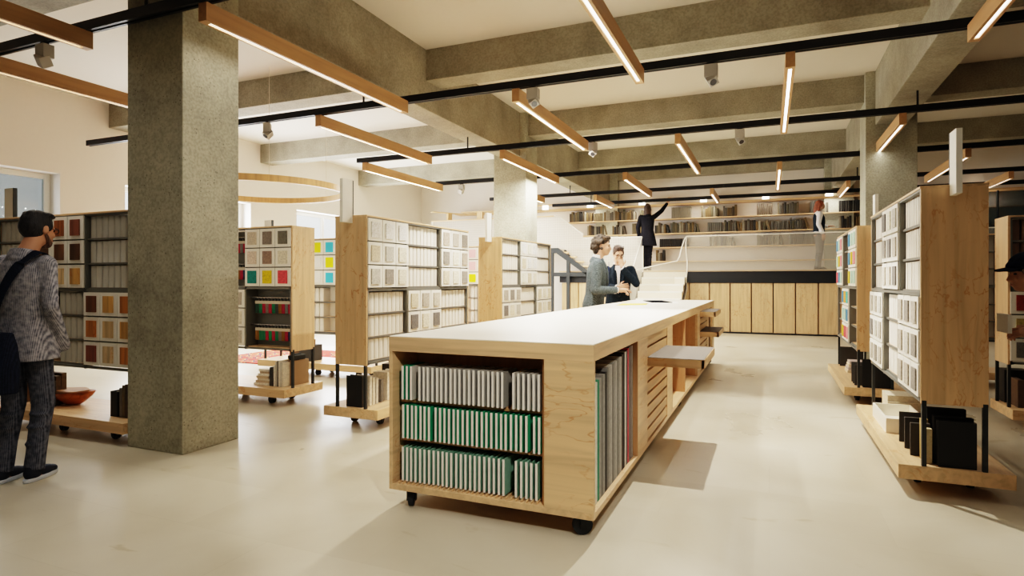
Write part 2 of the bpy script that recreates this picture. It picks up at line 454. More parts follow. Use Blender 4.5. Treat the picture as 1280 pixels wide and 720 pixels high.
MB().box(-.015, .015, .06, LL-.06, .012, .03).build('diffuser', LIGHTSTRIP, lamp_t)
lamp_pos = [  # x, index of the near track
    (-5.2, 1), (-6.53, 2), (-3.85, 2), (-5.16, 3), (-6.5, 4), (-2.5, 3), (-1.16, 2), (-1.18, 4), (-2.53, 5), (-3.87, 4),
    (.175, 3), (.165, 5), (1.51, 2), (1.51, 4), (2.85, 5), (-6.5, 6), (-5.16, 5), (4.2, 4), (2.85, 3), (-2.5, 1), (.2, 1), (2.85, 1), (-3.85, 6), (-1.18, 6), (1.5, 6), (4.2, 2), (4.2, 6)]
def visible_lamp(x, k): return True
lamp_w = {}
for n, (x, k) in enumerate(lamp_pos):
    y0 = TRK_Y[k] - .02
    first = (n == 0)
    o = lamp_t if first else dup(lamp_t, (x, y0, 3.262))
    o.location = (x, y0, 3.262)
    if k == 6: o.scale = (1, .66, 1)
    row = {1: 'between the nearest pair of tracks', 2: 'between the second and third visible tracks', 3: 'between the third and fourth tracks', 4: 'between the fourth and fifth tracks', 5: 'between the fifth and sixth tracks', 6: 'beyond the sixth track by the book wall'}[k]
    colname = {-6.53: 'over the timber sample shelf', -6.5: 'left of the left beam', -5.2: 'above the man with shoulder bag', -5.16: 'just left of the left beam', -3.87: 'beside the middle column', -3.85: 'just right of the left beam', -2.53: 'left of the long table', -2.5: 'left of the long table', -1.18: 'over the long table', -1.16: 'over the long table', .165: 'right of the table', .175: 'right of the table', .2: 'right of the table', 1.5: 'below the right beam', 1.51: 'below the right beam', 2.85: 'right of the right beam', 4.2: 'at the far right'}[x]
    o['label'] = 'wooden lamp %s, %s' % (colname, row)

spot_t = thing('track_spotlight', '', 'spotlight', (0,0,0), 0, 'grey spotlights on the tracks')
MB().box(-.05, .02, -.016, .016, -.025, 0).build('adapter', BLACK, spot_t)
MB().box(-.075, .045, -.045, .045, -.135, -.02).build('housing', SPOTGREY, spot_t, .004)
hd = MB()
T = Matrix.Translation((-.01, -.02, -.14)) @ Euler((R(35), R(28), 0)).to_matrix().to_4x4()
hd.box(-.045, .045, -.045, .045, -.07, .03, 0, T)
hd_o = hd.build('lamp_head', SPOTGREY, spot_t, .004)
lz = MB(); lz.frus(T @ Vector((0,0,-.074)), T @ Vector((0,0,-.069)), .032, .032, 14); lz.build('lens', LENS, hd_o)
spots = [(-5.75, 2, 'left end of the nearest visible track'), (-7.0, 3, 'just right of the big column'), (-6.0, 3, 'second right of the big column'), (-2.32, 3, 'above the left side of the long table'), (-.52, 3, 'over the aisle beside the long table'),
         (-2.42, 4, 'on the middle track above the table end'), (-.38, 4, 'on the middle track right of the table'), (-6.02, 5, 'near the far left end of a track'), (3.4, 3, 'at the far right'), (.55, 1, 'added out of view to light the table end')]  # last spotlight is added out of view to brighten the table end
for n, (x, k, lb) in enumerate(spots):
    o = spot_t if n == 0 else dup(spot_t, (x, TRK_Y[k], 3.4))
    o.location = (x, TRK_Y[k], 3.4); o.rotation_euler = (0, 0, [0, .3, 2.2, PI, PI, 2.6, PI, 0, PI, 0][n])
    o['label'] = 'small grey track spotlight %s' % lb

# hanging wooden ring
ring = thing('ring_pendant', 'large hanging plywood hoop above the left shelves', 'pendant ring', (-7.75, 7.62, 2.79))
rb = MB(); N = 96; ro, ri = 1.36, 1.325
for i in range(N):
    a0, a1 = 2*PI*i/N, 2*PI*(i+1)/N
    q = []
    for a in (a0, a1):
        for r in (ri, ro):
            for z in (0, .1): q.append((r*math.cos(a), r*math.sin(a), z))
    rb.add(q, [(0,1,5,4),(2,6,7,3),(0,4,6,2),(1,3,7,5)])
rb.build('hoop', wood('hoop_ply', srgb(206,166,116), 'z', .2), ring)
wr = MB()
for k in range(3):
    a = R(200 + 120*k); wr.frus((1.34*math.cos(a), 1.34*math.sin(a), .1), (1.34*math.cos(a), 1.34*math.sin(a), (4.05 if k == 9 else ZC)-2.79), .003, .003, 6)
wr.build('cable', plain('thin_wire', srgb(225,216,200), .5), ring)

# ------------------------------------------------------------------ display shelf units
UL, BAY = 2.0, .66
def caster_bm(r, w, ztop):
    m = MB()
    m.frus((-w/2, 0, r), (w/2, 0, r), r, r, 20)
    m.frus((-w/2-.004, 0, r), (w/2+.004, 0, r), r*.35, r*.35, 12)
    return m
def caster_fork(r, w, ztop):
    m = MB()
    m.box(-w/2-.012, -w/2-.006, -.016, .016, r*.6, ztop-.006).box(w/2+.006, w/2+.012, -.016, .016, r*.6, ztop-.006).box(-w/2-.012, w/2+.012, -.02, .02, ztop-.012, ztop)
    return m
BAYX = [(.012 + k*.6587, .012 + (k+1)*.6587) for k in range(3)]
def row_z(sec, r):  # bottom z of row r (0 = top) in section 'u' or 'l'
    return (1.915 if sec == 'u' else 1.25) - .213*(r+1)
def make_unit(label):
    u = thing('display_shelf', label, 'shelving unit', (0,0,0))
    p = MB().box(0, UL, 0, .6, .10, .19).build('platform', W_X, u, .003)
    for x in (.27, .98, 1.68):
        for yy in (.16, .45):
            c = caster_bm(.043, .036, .10).build('caster', RUBBER, u, 0, False, (x, yy, 0), PI/2)
            caster_fork(.043, .036, .10).build('fork', BLACK, c)
    for x in (.0, UL-.024):
        for yy in (.125, .437):
            MB().box(x+.001 if x == 0 else x-.001, x+.025, yy, yy+.025, .19, .60).build('post', STEEL_D, u)
    fr = MB()
    y0, y1 = .12, .15
    def hbar(a, b, z, h, d0=y0, d1=y1): fr.box(a, b, d0, d1, z, z+h)
    hbar(.02, UL-.02, 1.905, .017); hbar(.02, UL-.02, 1.25, .024); hbar(.02, UL-.02, .585, .02)
    for k in range(4):
        x = .02 if k == 0 else (UL-.034 if k == 3 else .012+k*.6587-.011)
        fr.box(x, x+.014 if k in (0, 3) else x+.022, y0, y1, .58, 1.92)
    fr.box(.02, UL-.02, .437, .462, .585, .605); fr.box(0.02, .045, .12, .46, .582, .605); fr.box(UL-.045, UL-.02, .12, .46, .582, .605)
    fr.build('steel_frame', STEEL, u)
    for x in (0, UL-.02):
        MB().box(x, x+.02, .12, .465, .58, 1.92).build('end_panel', W_Z, u, .002)
    MB().box(0, UL, .115, .468, 1.92, 1.936).build('top_panel', W_EDGE, u, .002)
    MB().box(.02, UL-.02, .30, .312, .60, 1.915).build('back_panel', BOARD, u)
    for k in (1, 2):
        x = .012+k*.6587
        MB().box(x-.008, x+.008, .15, .30, .60, 1.905).build('divider', STEEL, u)
    return u
def add_shelves(u, sec, k, rows=(0,1,2)):
    a, b = BAYX[k]
    for r in rows:
        z = row_z(sec, r)
        s = MB().box(a+.008, b-.008, .148, .30, z-.004, z+.010).build('shelf_board', W_SHELF, u)
        MB().box(a+.008, b-.008, .138, .148, z-.007, z+.010).build('edge_strip', STEEL, s)
# masters
def binder_mesh():
    m = MB(); w, h, d = .066, .188, .145
    pr = [(-w/2, d), (-w/2, .012), (-w/2+.007, .003), (0, 0), (w/2-.007, .003), (w/2, .012), (w/2, d)]
    m.prism(pr, 'z', 0, h)
    me = m.mesh('binder', BINDER)
    return me
BM = binder_mesh()
BINDER2 = plain('grey_card', srgb(206,204,196), .6, var=.05); BINDER3 = plain('dark_card', srgb(110,112,112), .6, var=.05)
def add_binders(loc, rz, sec, k, rows, where, mat=None, n=9, colname='white', only=None):
    a, b = BAYX[k]
    pitch = (b-a-.03)/n
    for r in rows:
        z = row_z(sec, r) + .010
        for i in (only or range(n)):
            o = bpy.data.objects.new('binder', BM); COL.objects.link(o)
            x = a+.015+pitch*(i+.5)
            o.location = L2W(loc, rz, x, .150 + random.uniform(0, .003), z); o.rotation_euler = (0, 0, rz)
            if mat: setmat(o, mat)
            sec_n = {'u': 'upper', 'l': 'lower'}[sec]
            lb = '%s binder, %s %s row, %s' % (colname, sec_n, ['top', 'middle', 'bottom'][r], where)
            tag(o, lb, 'binder', 'binders: ' + lb[len(colname)+8:])
SWM = MB().box(-.063, .063, -.009, 0, -.070, .070).mesh('swatch', BOARD)
def sboard_mesh():
    m = MB(); w, h = .1045, .1000
    m.box(-w, w, 0, .03, -h, h)
    return m.mesh('sample_board', BOARD)
SBM = sboard_mesh()
_sw = {}
def swm(spec):
    if spec in _sw: return _sw[spec]
    nm, rgb, kind = spec
    if kind == 'w': m = wood('swatch_'+nm.replace(' ', '_'), srgb(*[int(.82*c + .18*sum(rgb)/3) for c in rgb]), 'z', .9, contrast=.4)
    elif kind == 's': m = speckled('swatch_'+nm.replace(' ', '_'), srgb(*rgb))
    else: m = plain('swatch_'+nm.replace(' ', '_'), srgb(*rgb), .6)
    _sw[spec] = m
    return m
def add_samples(loc, rz, sec, k, specs, where, cols=(0,1,2), rows=(0,1,2)):
    a, b = BAYX[k]; cw = (b-a)/3
    MB().box(a+.004, b-.004, .1385, .148, row_z(sec, 2), row_z(sec, 0)+.213).build('backing_panel', STEEL, CUR[0])
    for r in rows:
        for c in cols:
            sp = specs[r*3+c]
            z = row_z(sec, r) + .213/2
            o = bpy.data.objects.new('sample_board', SBM); COL.objects.link(o)
            o.location = L2W(loc, rz, a+cw*(c+.5), .108, z); o.rotation_euler = (0, 0, rz)
            s = bpy.data.objects.new('swatch', SWM); COL.objects.link(s); s.parent = o
            setmat(s, swm(sp))
            tag(o, '%s swatch on white board, %s row %s, %s' % (sp[0], ['top', 'middle', 'bottom'][r], ['left', 'centre', 'right'][c], where), 'sample board', 'sample boards on ' + where)
# hangers
def hanger_parts():
    hook = MB(); n = 10
    pts = [(0, .0, 0), (0, 0, .018)] + [(0, -.012+.012*math.cos(t), .018+.012*math.sin(t)) for t in [PI*i/8 for i in range(1, 8)]]
    for p, q in zip(pts[:-1], pts[1:]): hook.frus(p, q, .0045, .0045, 6)
    card = MB().box(-.028, .028, -.004, .004, -.032, 0)
    fab = MB()
    vs = []; fs = []
    for j in range(5):
        for i in range(9):
            vs.append((-.027 + .054*i/8, .006*math.sin(i*1.6)*(.3+.7*j/4), -.032 - .105*j/4))
    for j in range(4):
        for i in range(8):
            a = j*9+i; fs.append((a, a+1, a+10, a+9))
    nb = len(vs)
    vs += [(x, y2+.005, z) for x, y2, z in vs]; fs += [tuple(nb+i for i in reversed(f)) for f in fs]
    for i in range(8): fs.append((i, nb+i, nb+i+1, i+1)); fs.append((36+i, 36+i+1, nb+37+i, nb+36+i))
    for j in range(4): fs.append((j*9, (j+1)*9, nb+(j+1)*9, nb+j*9)); fs.append((j*9+8, nb+j*9+8, nb+(j+1)*9+8, (j+1)*9+8))
    fab.add(vs, fs)
    return hook.mesh('hook', BLACK), card.mesh('header_card', plain('kraft_card', srgb(206,194,176), .8)), fab.mesh('fabric_swatch', BOARD)
HK, HC, HF = hanger_parts()
HCOL = [('dark green', (38,70,58)), ('green', (28,120,84)), ('taupe', (128,112,104)), ('taupe', (128,112,104)), ('crimson', (170,36,66)), ('navy', (26,52,92)), ('charcoal', (70,72,74)), ('ochre', (140,98,40)), ('green', (28,120,84)), ('grey', (120,120,116)), ('crimson', (170,36,66)), ('emerald', (20,140,90))]
def add_hangers(u, loc, rz, sec, k, where, r0=(.0,.33), n=12, shift=0):
    a, b = BAYX[k]
    z1 = (1.905 if sec == 'u' else 1.25)
    MB().box(a+.008, b-.008, .288, .299, row_z(sec, 2)+.008, z1-.003).build('backing_panel', STEEL, u)
    for r, dz in enumerate(r0):
        zr = z1 - .075 - dz
        MB().frus((a+.01, .185, zr), (b-.01, .185, zr), .008, .008, 8).build('hanging_rail', CHROME, u)
        for i in range(n):
            x = a + .07 + (b-a-.10)*(i+.5)/n
            cn, rgb = HCOL[(i*5 + r*3 + shift) % 12] if i % 3 == 2 else HCOL[(i + r*7 + shift) % 12]
            o = bpy.data.objects.new('fabric_hanger', HC); COL.objects.link(o)
            o.location = L2W(loc, rz, x, .197, zr-.0365); o.rotation_euler = (0, 0, rz)
            h = bpy.data.objects.new('hook', HK); COL.objects.link(h); h.parent = o
            s = bpy.data.objects.new('fabric_swatch', HF); COL.objects.link(s); s.parent = o; s.location = (0, -.002, 0)
            setmat(s, speckled_cache('cloth_'+cn, rgb)); s['label'] = cn + ' cloth'
            lb = '%s cloth hanging from the %s rail, %s' % (cn, ['upper', 'lower'][r], where)
            tag(o, lb, 'fabric sample', 'hanging: ' + lb)
_spc = {}
def speckled_cache(n, rgb):
    n = n.replace(' ', '_')
    if n not in _spc: _spc[n] = speckled(n, srgb(*rgb), .2, 40)
    return _spc[n]
def add_sign(loc, rz, x, near, label):
    # slim blade sign set on edge at the end panel; near = +1 sticks out past x=UL, -1 past x=0
    s = thing('blade_sign', label, 'sign', L2W(loc, rz, x, .285, 1.865), rz)
    a, b = (0, .14) if near > 0 else (-.14, 0)
    MB().box(a, b, -.016, .016, 0, .385).build('panel', BOARD, s, .001)
    e0, e1 = (a-.012, a) if near > 0 else (b, b+.012)
    MB().box(e0, e1, -.017, .017, 0, .385).build('edge', STEEL_D, s)
SIGN_E = plain('sign_face', srgb(236,226,208), .6)

G = lambda n, *c: (n, c, 's')
Pn = lambda n, *c: (n, c, 'p')
Wd = lambda n, *c: (n, c, 'w')
cream, ivory, sand, greige, taupe, midgrey, stone, ash = (G('cream', 236,228,208), G('ivory', 240,236,224), G('sand beige', 206,194,170), G('greige', 196,188,174), G('taupe', 172,160,146), G('mid grey', 140,134,126), G('stone grey', 176,168,156), G('ash grey', 190,186,176))
slate = G('slate grey', 116,112,108)
mocha, putty, linen = G('mocha', 150,126,112), G('putty', 182,172,150), G('linen', 226,216,196)
UNITS = {}; CUR = [None]
def unit(key, label, loc, rz):
    u = make_unit(label)
    u.location = loc; u.rotation_euler = (0, 0, rz); UNITS[key] = (u, loc, rz); CUR[0] = u
    return u, loc, rz
# R1, right foreground
u, l, r_ = unit('R1', 'large plywood shelving unit at right front with grey samples and black folders below', (.75, 6.47, 0), -PI/2)
wh = 'near right unit'
for k in (0, 2): add_shelves(u, 'u', k); add_binders(l, r_, 'u', k, (0,1,2), wh + (', far bay' if k == 0 else ', near bay'))
add_samples(l, r_, 'u', 1, [slate, cream, ash, midgrey, slate, stone, greige, greige, slate], wh + ', upper middle')
add_shelves(u, 'l', 1); add_binders(l, r_, 'l', 1, (0,1,2), wh)
add_samples(l, r_, 'l', 0, [stone, stone, ash, slate, ash, stone, stone, midgrey, stone], wh + ', lower far bay')
add_samples(l, r_, 'l', 2, [stone, midgrey, stone, stone, ash, midgrey, stone, stone, midgrey], wh + ', lower near bay')
add_sign(l, r_, UL, 1, 'slim cream blade sign on the end of the near right shelving unit')
# R2 behind it
u, l, r_ = unit('R2', 'plywood shelving unit behind the near right one, with bright colour chips', (.75, 9.46, 0), -PI/2)
blue, mint, pink, yel, red, teal, orange = Pn('blue', 60,130,170), Pn('mint green', 178,214,196), Pn('pink', 238,130,140), Pn('mustard yellow', 206,178,30), Pn('coral red', 220,80,90), Pn('turquoise', 60,180,170), Pn('orange', 222,160,50)
wh = 'farther right unit'
add_samples(l, r_, 'u', 2, [blue, mint, mint, blue, yel, pink, yel, mint, mint], wh + ', upper near bay')
add_samples(l, r_, 'u', 0, [blue, mint, pink, mint, yel, pink, red, blue, mint], wh + ', upper far bay')
add_samples(l, r_, 'l', 1, [blue, orange, teal, mint, mint, blue, yel, red, pink], wh + ', lower middle bay')
for s_, k in (('u', 1), ('l', 2), ('l', 0)): add_shelves(u, s_, k)
add_sign(l, r_, UL, 1, 'slim cream blade sign on the end of the farther right shelving unit')
# M1, middle left
u, l, r_ = unit('M1', 'plywood shelving unit left of the long table with cream and grey samples', (-3.2, 4.48, 0), PI/2)
wh = 'unit left of table'
add_samples(l, r_, 'u', 0, [ivory, ivory, ivory, sand, ash, linen, ash, midgrey, linen], wh + ', upper near bay')
add_samples(l, r_, 'u', 2, [taupe, stone, midgrey, midgrey, linen, taupe, sand, linen, midgrey], wh + ', upper far bay')
add_samples(l, r_, 'l', 1, [sand, stone, greige, slate, linen, slate, stone, sand, ash], wh + ', lower middle', rows=(0, 1))
add_shelves(u, 'u', 1); add_binders(l, r_, 'u', 1, (0,1,2), wh)
add_shelves(u, 'l', 0); add_binders(l, r_, 'l', 0, (0,1,2), wh + ', near bay')
add_shelves(u, 'l', 2); add_binders(l, r_, 'l', 2, (0,1), wh + ', far bay', n=8)
add_sign(l, r_, 0, -1, 'cream blade sign above the unit just left of the table')
# M2 behind it
u, l, r_ = unit('M2', 'plywood shelving unit farther back, under the middle column', (-3.2, 7.46, 0), PI/2)
wh = 'unit under middle column'
add_shelves(u, 'u', 0); add_binders(l, r_, 'u', 0, (0,1,2), wh + ', near bay', n=8)
add_shelves(u, 'u', 2); add_binders(l, r_, 'u', 2, (0,1,2), wh + ', far bay')
add_samples(l, r_, 'u', 1, [ivory, cream, ivory, sand, ivory, ivory, cream, sand, linen], wh + ', upper middle')
add_samples(l, r_, 'l', 0, [stone, midgrey, stone, slate, linen, ash, ash, ash, ash], wh + ', lower near bay', rows=(0, 1))
add_samples(l, r_, 'l', 2, [sand, linen, sand, sand, linen, putty, ash, ash, ash], wh + ', lower far bay', rows=(0, 1))
add_shelves(u, 'l', 1, (0, 1)); add_binders(l, r_, 'l', 1, (0, 1), wh)
add_sign(l, r_, 0, -1, 'cream blade sign above the farther unit by the middle column')
# L1 behind the man
u, l, r_ = unit('L1', 'long shelving unit of timber samples in front of the man with shoulder bag', (-6.80, 3.27, 0), 0)
wh = 'timber sample unit'
walnut, mahog, redoak, burl, dkburl, zebra, pine, honey, teakw, knotty, cherry, maple = (Wd('walnut', 120,66,30), Wd('orange brown wood', 168,92,40), Wd('reddish wood', 150,84,62), Wd('dark burl wood', 96,60,34), Wd('knotted brown wood', 120,78,46), Wd('striped dark wood', 116,66,36), Wd('pale pine', 226,190,136), Wd('honey wood', 214,160,84), Wd('orange teak', 204,122,46), Wd('knotty tan wood', 206,172,122), Wd('cherry red wood', 146,72,50), Wd('light maple', 224,194,146))
for k in (0, 2): add_shelves(u, 'u', k); add_binders(l, r_, 'u', k, (0,1,2), wh + (', left bay' if k == 0 else ', right bay'), n=8, only=((0,1,2,3) if k == 0 else (0,1,2,3,4,5)), mat=BINDER2, colname='light grey')
add_samples(l, r_, 'u', 1, [teakw, mahog, redoak, burl, dkburl, burl, honey, pine, honey], wh + ', upper middle')
add_shelves(u, 'l', 1); add_binders(l, r_, 'l', 1, (0,1,2), wh, n=8, only=(3,4,5,6,7), mat=BINDER2, colname='light grey')
add_samples(l, r_, 'l', 2, [zebra, honey, teakw, teakw, knotty, honey, cherry, maple, teakw], wh + ', lower right bay')
add_samples(l, r_, 'l', 0, [pine, honey, walnut, walnut, teakw, pine, burl, maple, honey], wh + ', lower left bay', rows=(0, 1))
add_sign(l, r_, 0, -1, 'cream blade sign in front of the left window')
# L2 between the column and M1
u, l, r_ = unit('L2', 'shelving unit right of the big column with hanging cloth samples', (-6.7, 4.93, 0), 0)
wh = 'cloth sample unit'
add_samples(l, r_, 'u', 2, [G('speckled sand', 206,192,172), G('brown grey', 130,120,112), G('dark speckled grey', 108,106,96), G('pale pink', 226,206,190), mocha, linen, G('teal green', 8,128,122), G('bright yellow', 226,196,14), G('coral red', 232,84,92)], wh + ', upper right bay')
add_hangers(u, l, r_, 'u', 1, wh + ', upper middle bay', (.0, .30))
add_hangers(u, l, r_, 'l', 2, wh + ', lower right bay', (.02, .32))
MB().box(BAYX[2][0]+.01, BAYX[2][1]-.01, .15, .30, .604, .616).build('shelf_board', W_SHELF, u)
add_samples(l, r_, 'l', 1, [stone, ash, stone, ash, stone, linen, stone, ash, greige], wh + ', lower middle bay')
# L3 behind
u, l, r_ = unit('L3', 'shelving unit with cyan and yellow swatches seen between the two left units', (-6.88, 6.69, 0), 0)
wh = 'cyan and yellow unit'
cyan, byel, wht, ppink = Pn('cyan blue', 70,196,224), Pn('bright yellow', 236,232,20), Pn('white', 244,242,236), Pn('pale pink', 246,188,192)
add_samples(l, r_, 'u', 1, [wht, byel, cyan, cyan, wht, byel, byel, wht, cyan], wh)
add_shelves(u, 'l', 1); add_binders(l, r_, 'l', 1, (0,1,2), wh, n=8, only=(0,1,2,3,4))
add_sign(l, r_, 0, -1, 'small cream blade sign showing above the cloth sample unit')
# L4 far behind
u, l, r_ = unit('L4', 'distant shelving unit with pink and yellow swatches glimpsed between two units', (-6.62, 9.3, 0), 0)
wh = 'distant pink unit'
add_samples(l, r_, 'u', 2, [wht, ppink, ppink, wht, ppink, ppink, wht, byel, byel], wh, cols=(1, 2))
add_shelves(u, 'l', 2); add_binders(l, r_, 'l', 2, (0,1,2), wh, n=8, only=(6,7))
# R3, far right edge
u, l, r_ = unit('R3', 'plywood shelving unit at the right edge behind the person in a cap', (2.0, 6.72, 0), 0)
wh = 'right edge unit'
brick, photo1 = G('brick red', 150,50,40), G('olive tan', 170,150,90)
add_samples(l, r_, 'l', 0, [brick, brick, slate, photo1, photo1, slate, slate, stone, slate], wh)
add_shelves(u, 'u', 0)
add_binders(l, r_, 'u', 0, (0, 1, 2), wh, n=8, mat=plain('tan_card', srgb(120,92,72), .6), colname='brown', only=(0,1,2,3))
# R4 beyond
u, l, r_ = unit('R4', 'dim shelving unit of grey binders glimpsed behind the right edge unit', (2.0, 9.3, 0), 0)
for s_ in 'ul':
    add_shelves(u, s_, 0); add_binders(l, r_, s_, 0, (0,1,2), 'dim far right unit', n=8, mat=BINDER3, colname='dark grey', only=(3,4,5))
# ------------------------------------------------------------------ long table on castors
TX, TY, TW, TL = -2.074, 3.02, 1.247, 7.34
tb = thing('display_table', 'long plywood table on black castors with white top, slotted shelves and pull-out trays', 'table', (TX, TY, 0))
top = MB().box(0, TW, 0, TL, .93, 1.014)
top_o = top.build('worktop', W_EDGEY, tb, .002)
MB().box(.001, TW-.001, .001, TL-.001, 1.014, 1.0195).build('white_surface', WHITE, top_o, .0015)
MB().box(-.0005, TW+.0005, -.0006, .004, .93, 1.0135).build('edge_band', W_EDGE, top_o)
W_FRONT = wood('birch_front', srgb(220,186,144), 'x', .8)
MB().box(0, .024, 0, TL, .113, .93).build('side_panel', W_Y, tb, .0015)
MB().box(.024, TW, 0, TL, .113, .148).build('base_board', W_Y, tb, .0015)
MB().box(.975, TW, 0, .03, .148, .93).build('front_panel', W_FRONT, tb, .0015)
MB().box(.024, .975, .28, .30, .148, .93).build('back_panel', W_IN, tb)
MB().box(.955, .975, .03, .30, .148, .93).build('partition', W_IN, tb)
for z in (.385, .615):
    MB().box(.024, .955, .09, .28, z, z+.014).build('slotted_shelf', W_IN, tb)
for z in (.148, .399, .629):
    sl = MB().box(.05, .95, .255, .268, z, z+.012)
    for i in range(30): sl.box(.055+i*.030, .061+i*.030, .012 if z < .2 else .092, .27, z, z+.012)
    sl.build('slot_strip', W_SHELF, tb)
def yb(a, b, x0, x1, m, nm, z0=.148, z1=.93, bev=0.0015): return MB().box(x0, x1, a, b, z0, z1).build(nm, m, tb, bev)
yb(1.14, 1.49, TW-.03, TW, W_Y, 'side_post'); yb(1.12, 1.14, .3, TW, W_IN, 'partition')
yb(2.43, 2.76, TW-.03, TW, W_Y, 'side_post'); yb(2.74, 2.76, .3, TW, W_IN, 'partition')
yb(3.69, 3.72, .3, TW-.005, W_IN, 'partition'); yb(4.88, 5.17, TW-.03, TW, W_Y, 'side_post'); yb(4.88, 4.9, .3, TW-.03, W_IN, 'partition')
yb(6.16, 6.42, TW-.03, TW, W_Y, 'side_post'); yb(6.96, TL, TW-.03, TW, W_Y, 'side_post')
yb(TL-.024, TL, .024, TW-.03, W_X, 'end_panel'); yb(2.76, 4.88, .68, .70, W_IN, 'inner_back')
yb(6.42, 6.96, TW-.12, TW-.10, WHITE, 'white_infill')
W_SLAT = wood('birch_slat', srgb(208,170,124), 'y', .2)
DARKIN = plain('shadow_box', srgb(70,48,32), .8)
for (a, b) in ((1.49, 2.43), (5.17, 6.16)):
    lv = MB(); n = 9; pitch = .782/n
    for i in range(n): lv.box(TW-.028, TW-.004, a, b, .148+i*pitch+.018, .148+(i+1)*pitch)
    lv.build('louver_panel', W_SLAT, tb, .001)
    yb(a, b, TW-.10, TW-.085, W_IN, 'inner_back')
def tray(y0, y1, x1, z, lbl):
    t = MB().box(TW-.08, x1, y0, y0+.02, z-.062, z).box(TW-.08, x1, y1-.02, y1, z-.062, z).box(x1-.02, x1, y0, y1, z-.062, z).box(TW-.08, x1-.02, y0+.02, y1-.02, z-.055, z-.01)
    o = t.build('pull_out_tray', W_X, tb, .0015)
    o['label'] = lbl
    MB().box(TW-.07, x1-.004, y0+.003, y1-.003, z-.002, z+.0035).build('tray_mat', plain('tray_felt', srgb(96,88,80), .75), o)
tray(1.50, 2.40, 1.247+.40, .775, 'pull-out tray with dark grey mat, nearest on the table side')
tray(5.19, 6.12, 1.247+.19, .936, 'small upper tray at the far end')
tray(5.19, 6.12, 1.247+.23, .675, 'small lower tray at the far end')
for (x, y) in ((.10, .09), (1.16, .09), (.10, 3.6), (1.16, 3.6), (.10, 7.25), (1.16, 7.25)):
    c = caster_bm(.054, .034, .113).build('caster', RUBBER, tb, .004, False, (x, y, 0), R(-58) if x > 1 else R(24))
    caster_fork(.054, .034, .113).build('fork', BLACK, c)
# small panels in the slotted shelves
def panel_mesh(w, d, h):
    return MB().box(-w/2, w/2, .004, d, 0, h).mesh('material_sample', BOARD), MB().box(-w/2-.0005, w/2+.0005, 0, .0045, 0, h+.0005).mesh('edge_strip', plain('white_edge', srgb(240,236,228), .5))
PMs, PEs = panel_mesh(.0115, .20, .198)
greens = [speckled('panel_green_%d' % i, srgb(*c), .1, 30) for i, c in enumerate(((30,158,116), (22,142,104), (46,168,126)))]
greys = [speckled('panel_grey_%d' % i, srgb(*c), .1, 30) for i, c in enumerate(((176,174,168), (150,148,144), (190,186,178)))]
sages = [speckled('panel_sage_%d' % i, srgb(*c), .1, 30) for i, c in enumerate(((122,166,146), (136,176,158), (108,152,132)))]
rows = [(.641, greys, 'grey', [(.072, 3), (.185, 19), (.785, 6)], 'top'), (.411, greens, 'emerald green', [(.075, 7), (.295, 20), (.905, 2)], 'middle'), (.160, sages, 'sage green', [(.072, 4), (.192, 19), (.80, 5)], 'bottom')]
for z, mats, cn, groups, rn in rows:
    for gi, (x0, n) in enumerate(groups):
        for i in range(n):
            o = bpy.data.objects.new('material_sample', PMs); COL.objects.link(o)
            o.location = (TX+x0+i*.0297+random.uniform(-.001, .001), TY+.03+random.uniform(0, .006), z+.001); o.rotation_euler = (0, 0, R(random.uniform(-1, 1)))
            e = bpy.data.objects.new('edge_strip', PEs); COL.objects.link(e); e.parent = o
            m = greens[i % 3] if (rn == 'top' and gi == 0 and i < 2) else mats[(i*7+gi) % 3]
            setmat(o, m)
            c2 = 'dark green' if (rn == 'top' and gi == 0 and i < 2) else cn
            e['label'] = 'white edge'
            lb = '%s white-edged sample, %s group, %s row of the table end' % (c2, ['left', 'long middle', 'right'][gi], rn)
            tag(o, lb, 'material sample', 'panels: ' + lb)
# large sheets in the side bay
seq = [('grey', (118,116,112), .80), ('light grey', (150,148,142), .80), ('white', (214,210,200), .80), ('green', (40,130,100), .805), ('light grey', (150,148,142), .81), ('grey', (118,116,112), .82), ('light grey', (150,148,142), .82), ('black', (30,28,26), .825)]
seq += [(['grey', 'light grey', 'pale grey'][i % 3], [(128,126,122), (150,148,144), (170,168,162)][i % 3], .845 + .003*i) for i in range(9)]
seq += [('dark brown', (64,50,40), .88), ('black', (30,28,26), .885), ('white', (220,216,206), .886), ('dark grey', (90,88,86), .89), ('pink', (206,70,90), .90), ('grey', (120,116,112), .905), ('mauve grey', (128,112,112), .905), ('light grey', (150,148,144), .906)]
pos = .05
for i, (cn, rgb, zt) in enumerate(seq):
    w = .041
    o = MB().box(0, .235, 0, w-.006, 0, zt-.149).build('sample_sheet', speckled_cache('sheet_'+cn, rgb), None, .001, False, (TX+.985, TY+pos, .149))
    pos += w + .001
    place = 'near end' if i < 8 else ('middle' if i < 17 else 'far end')
    tag(o, '%s tall sheet at the %s of the bay in the table side' % (cn, place), 'sample sheet', 'tall sheets: %s %s' % (cn, place))
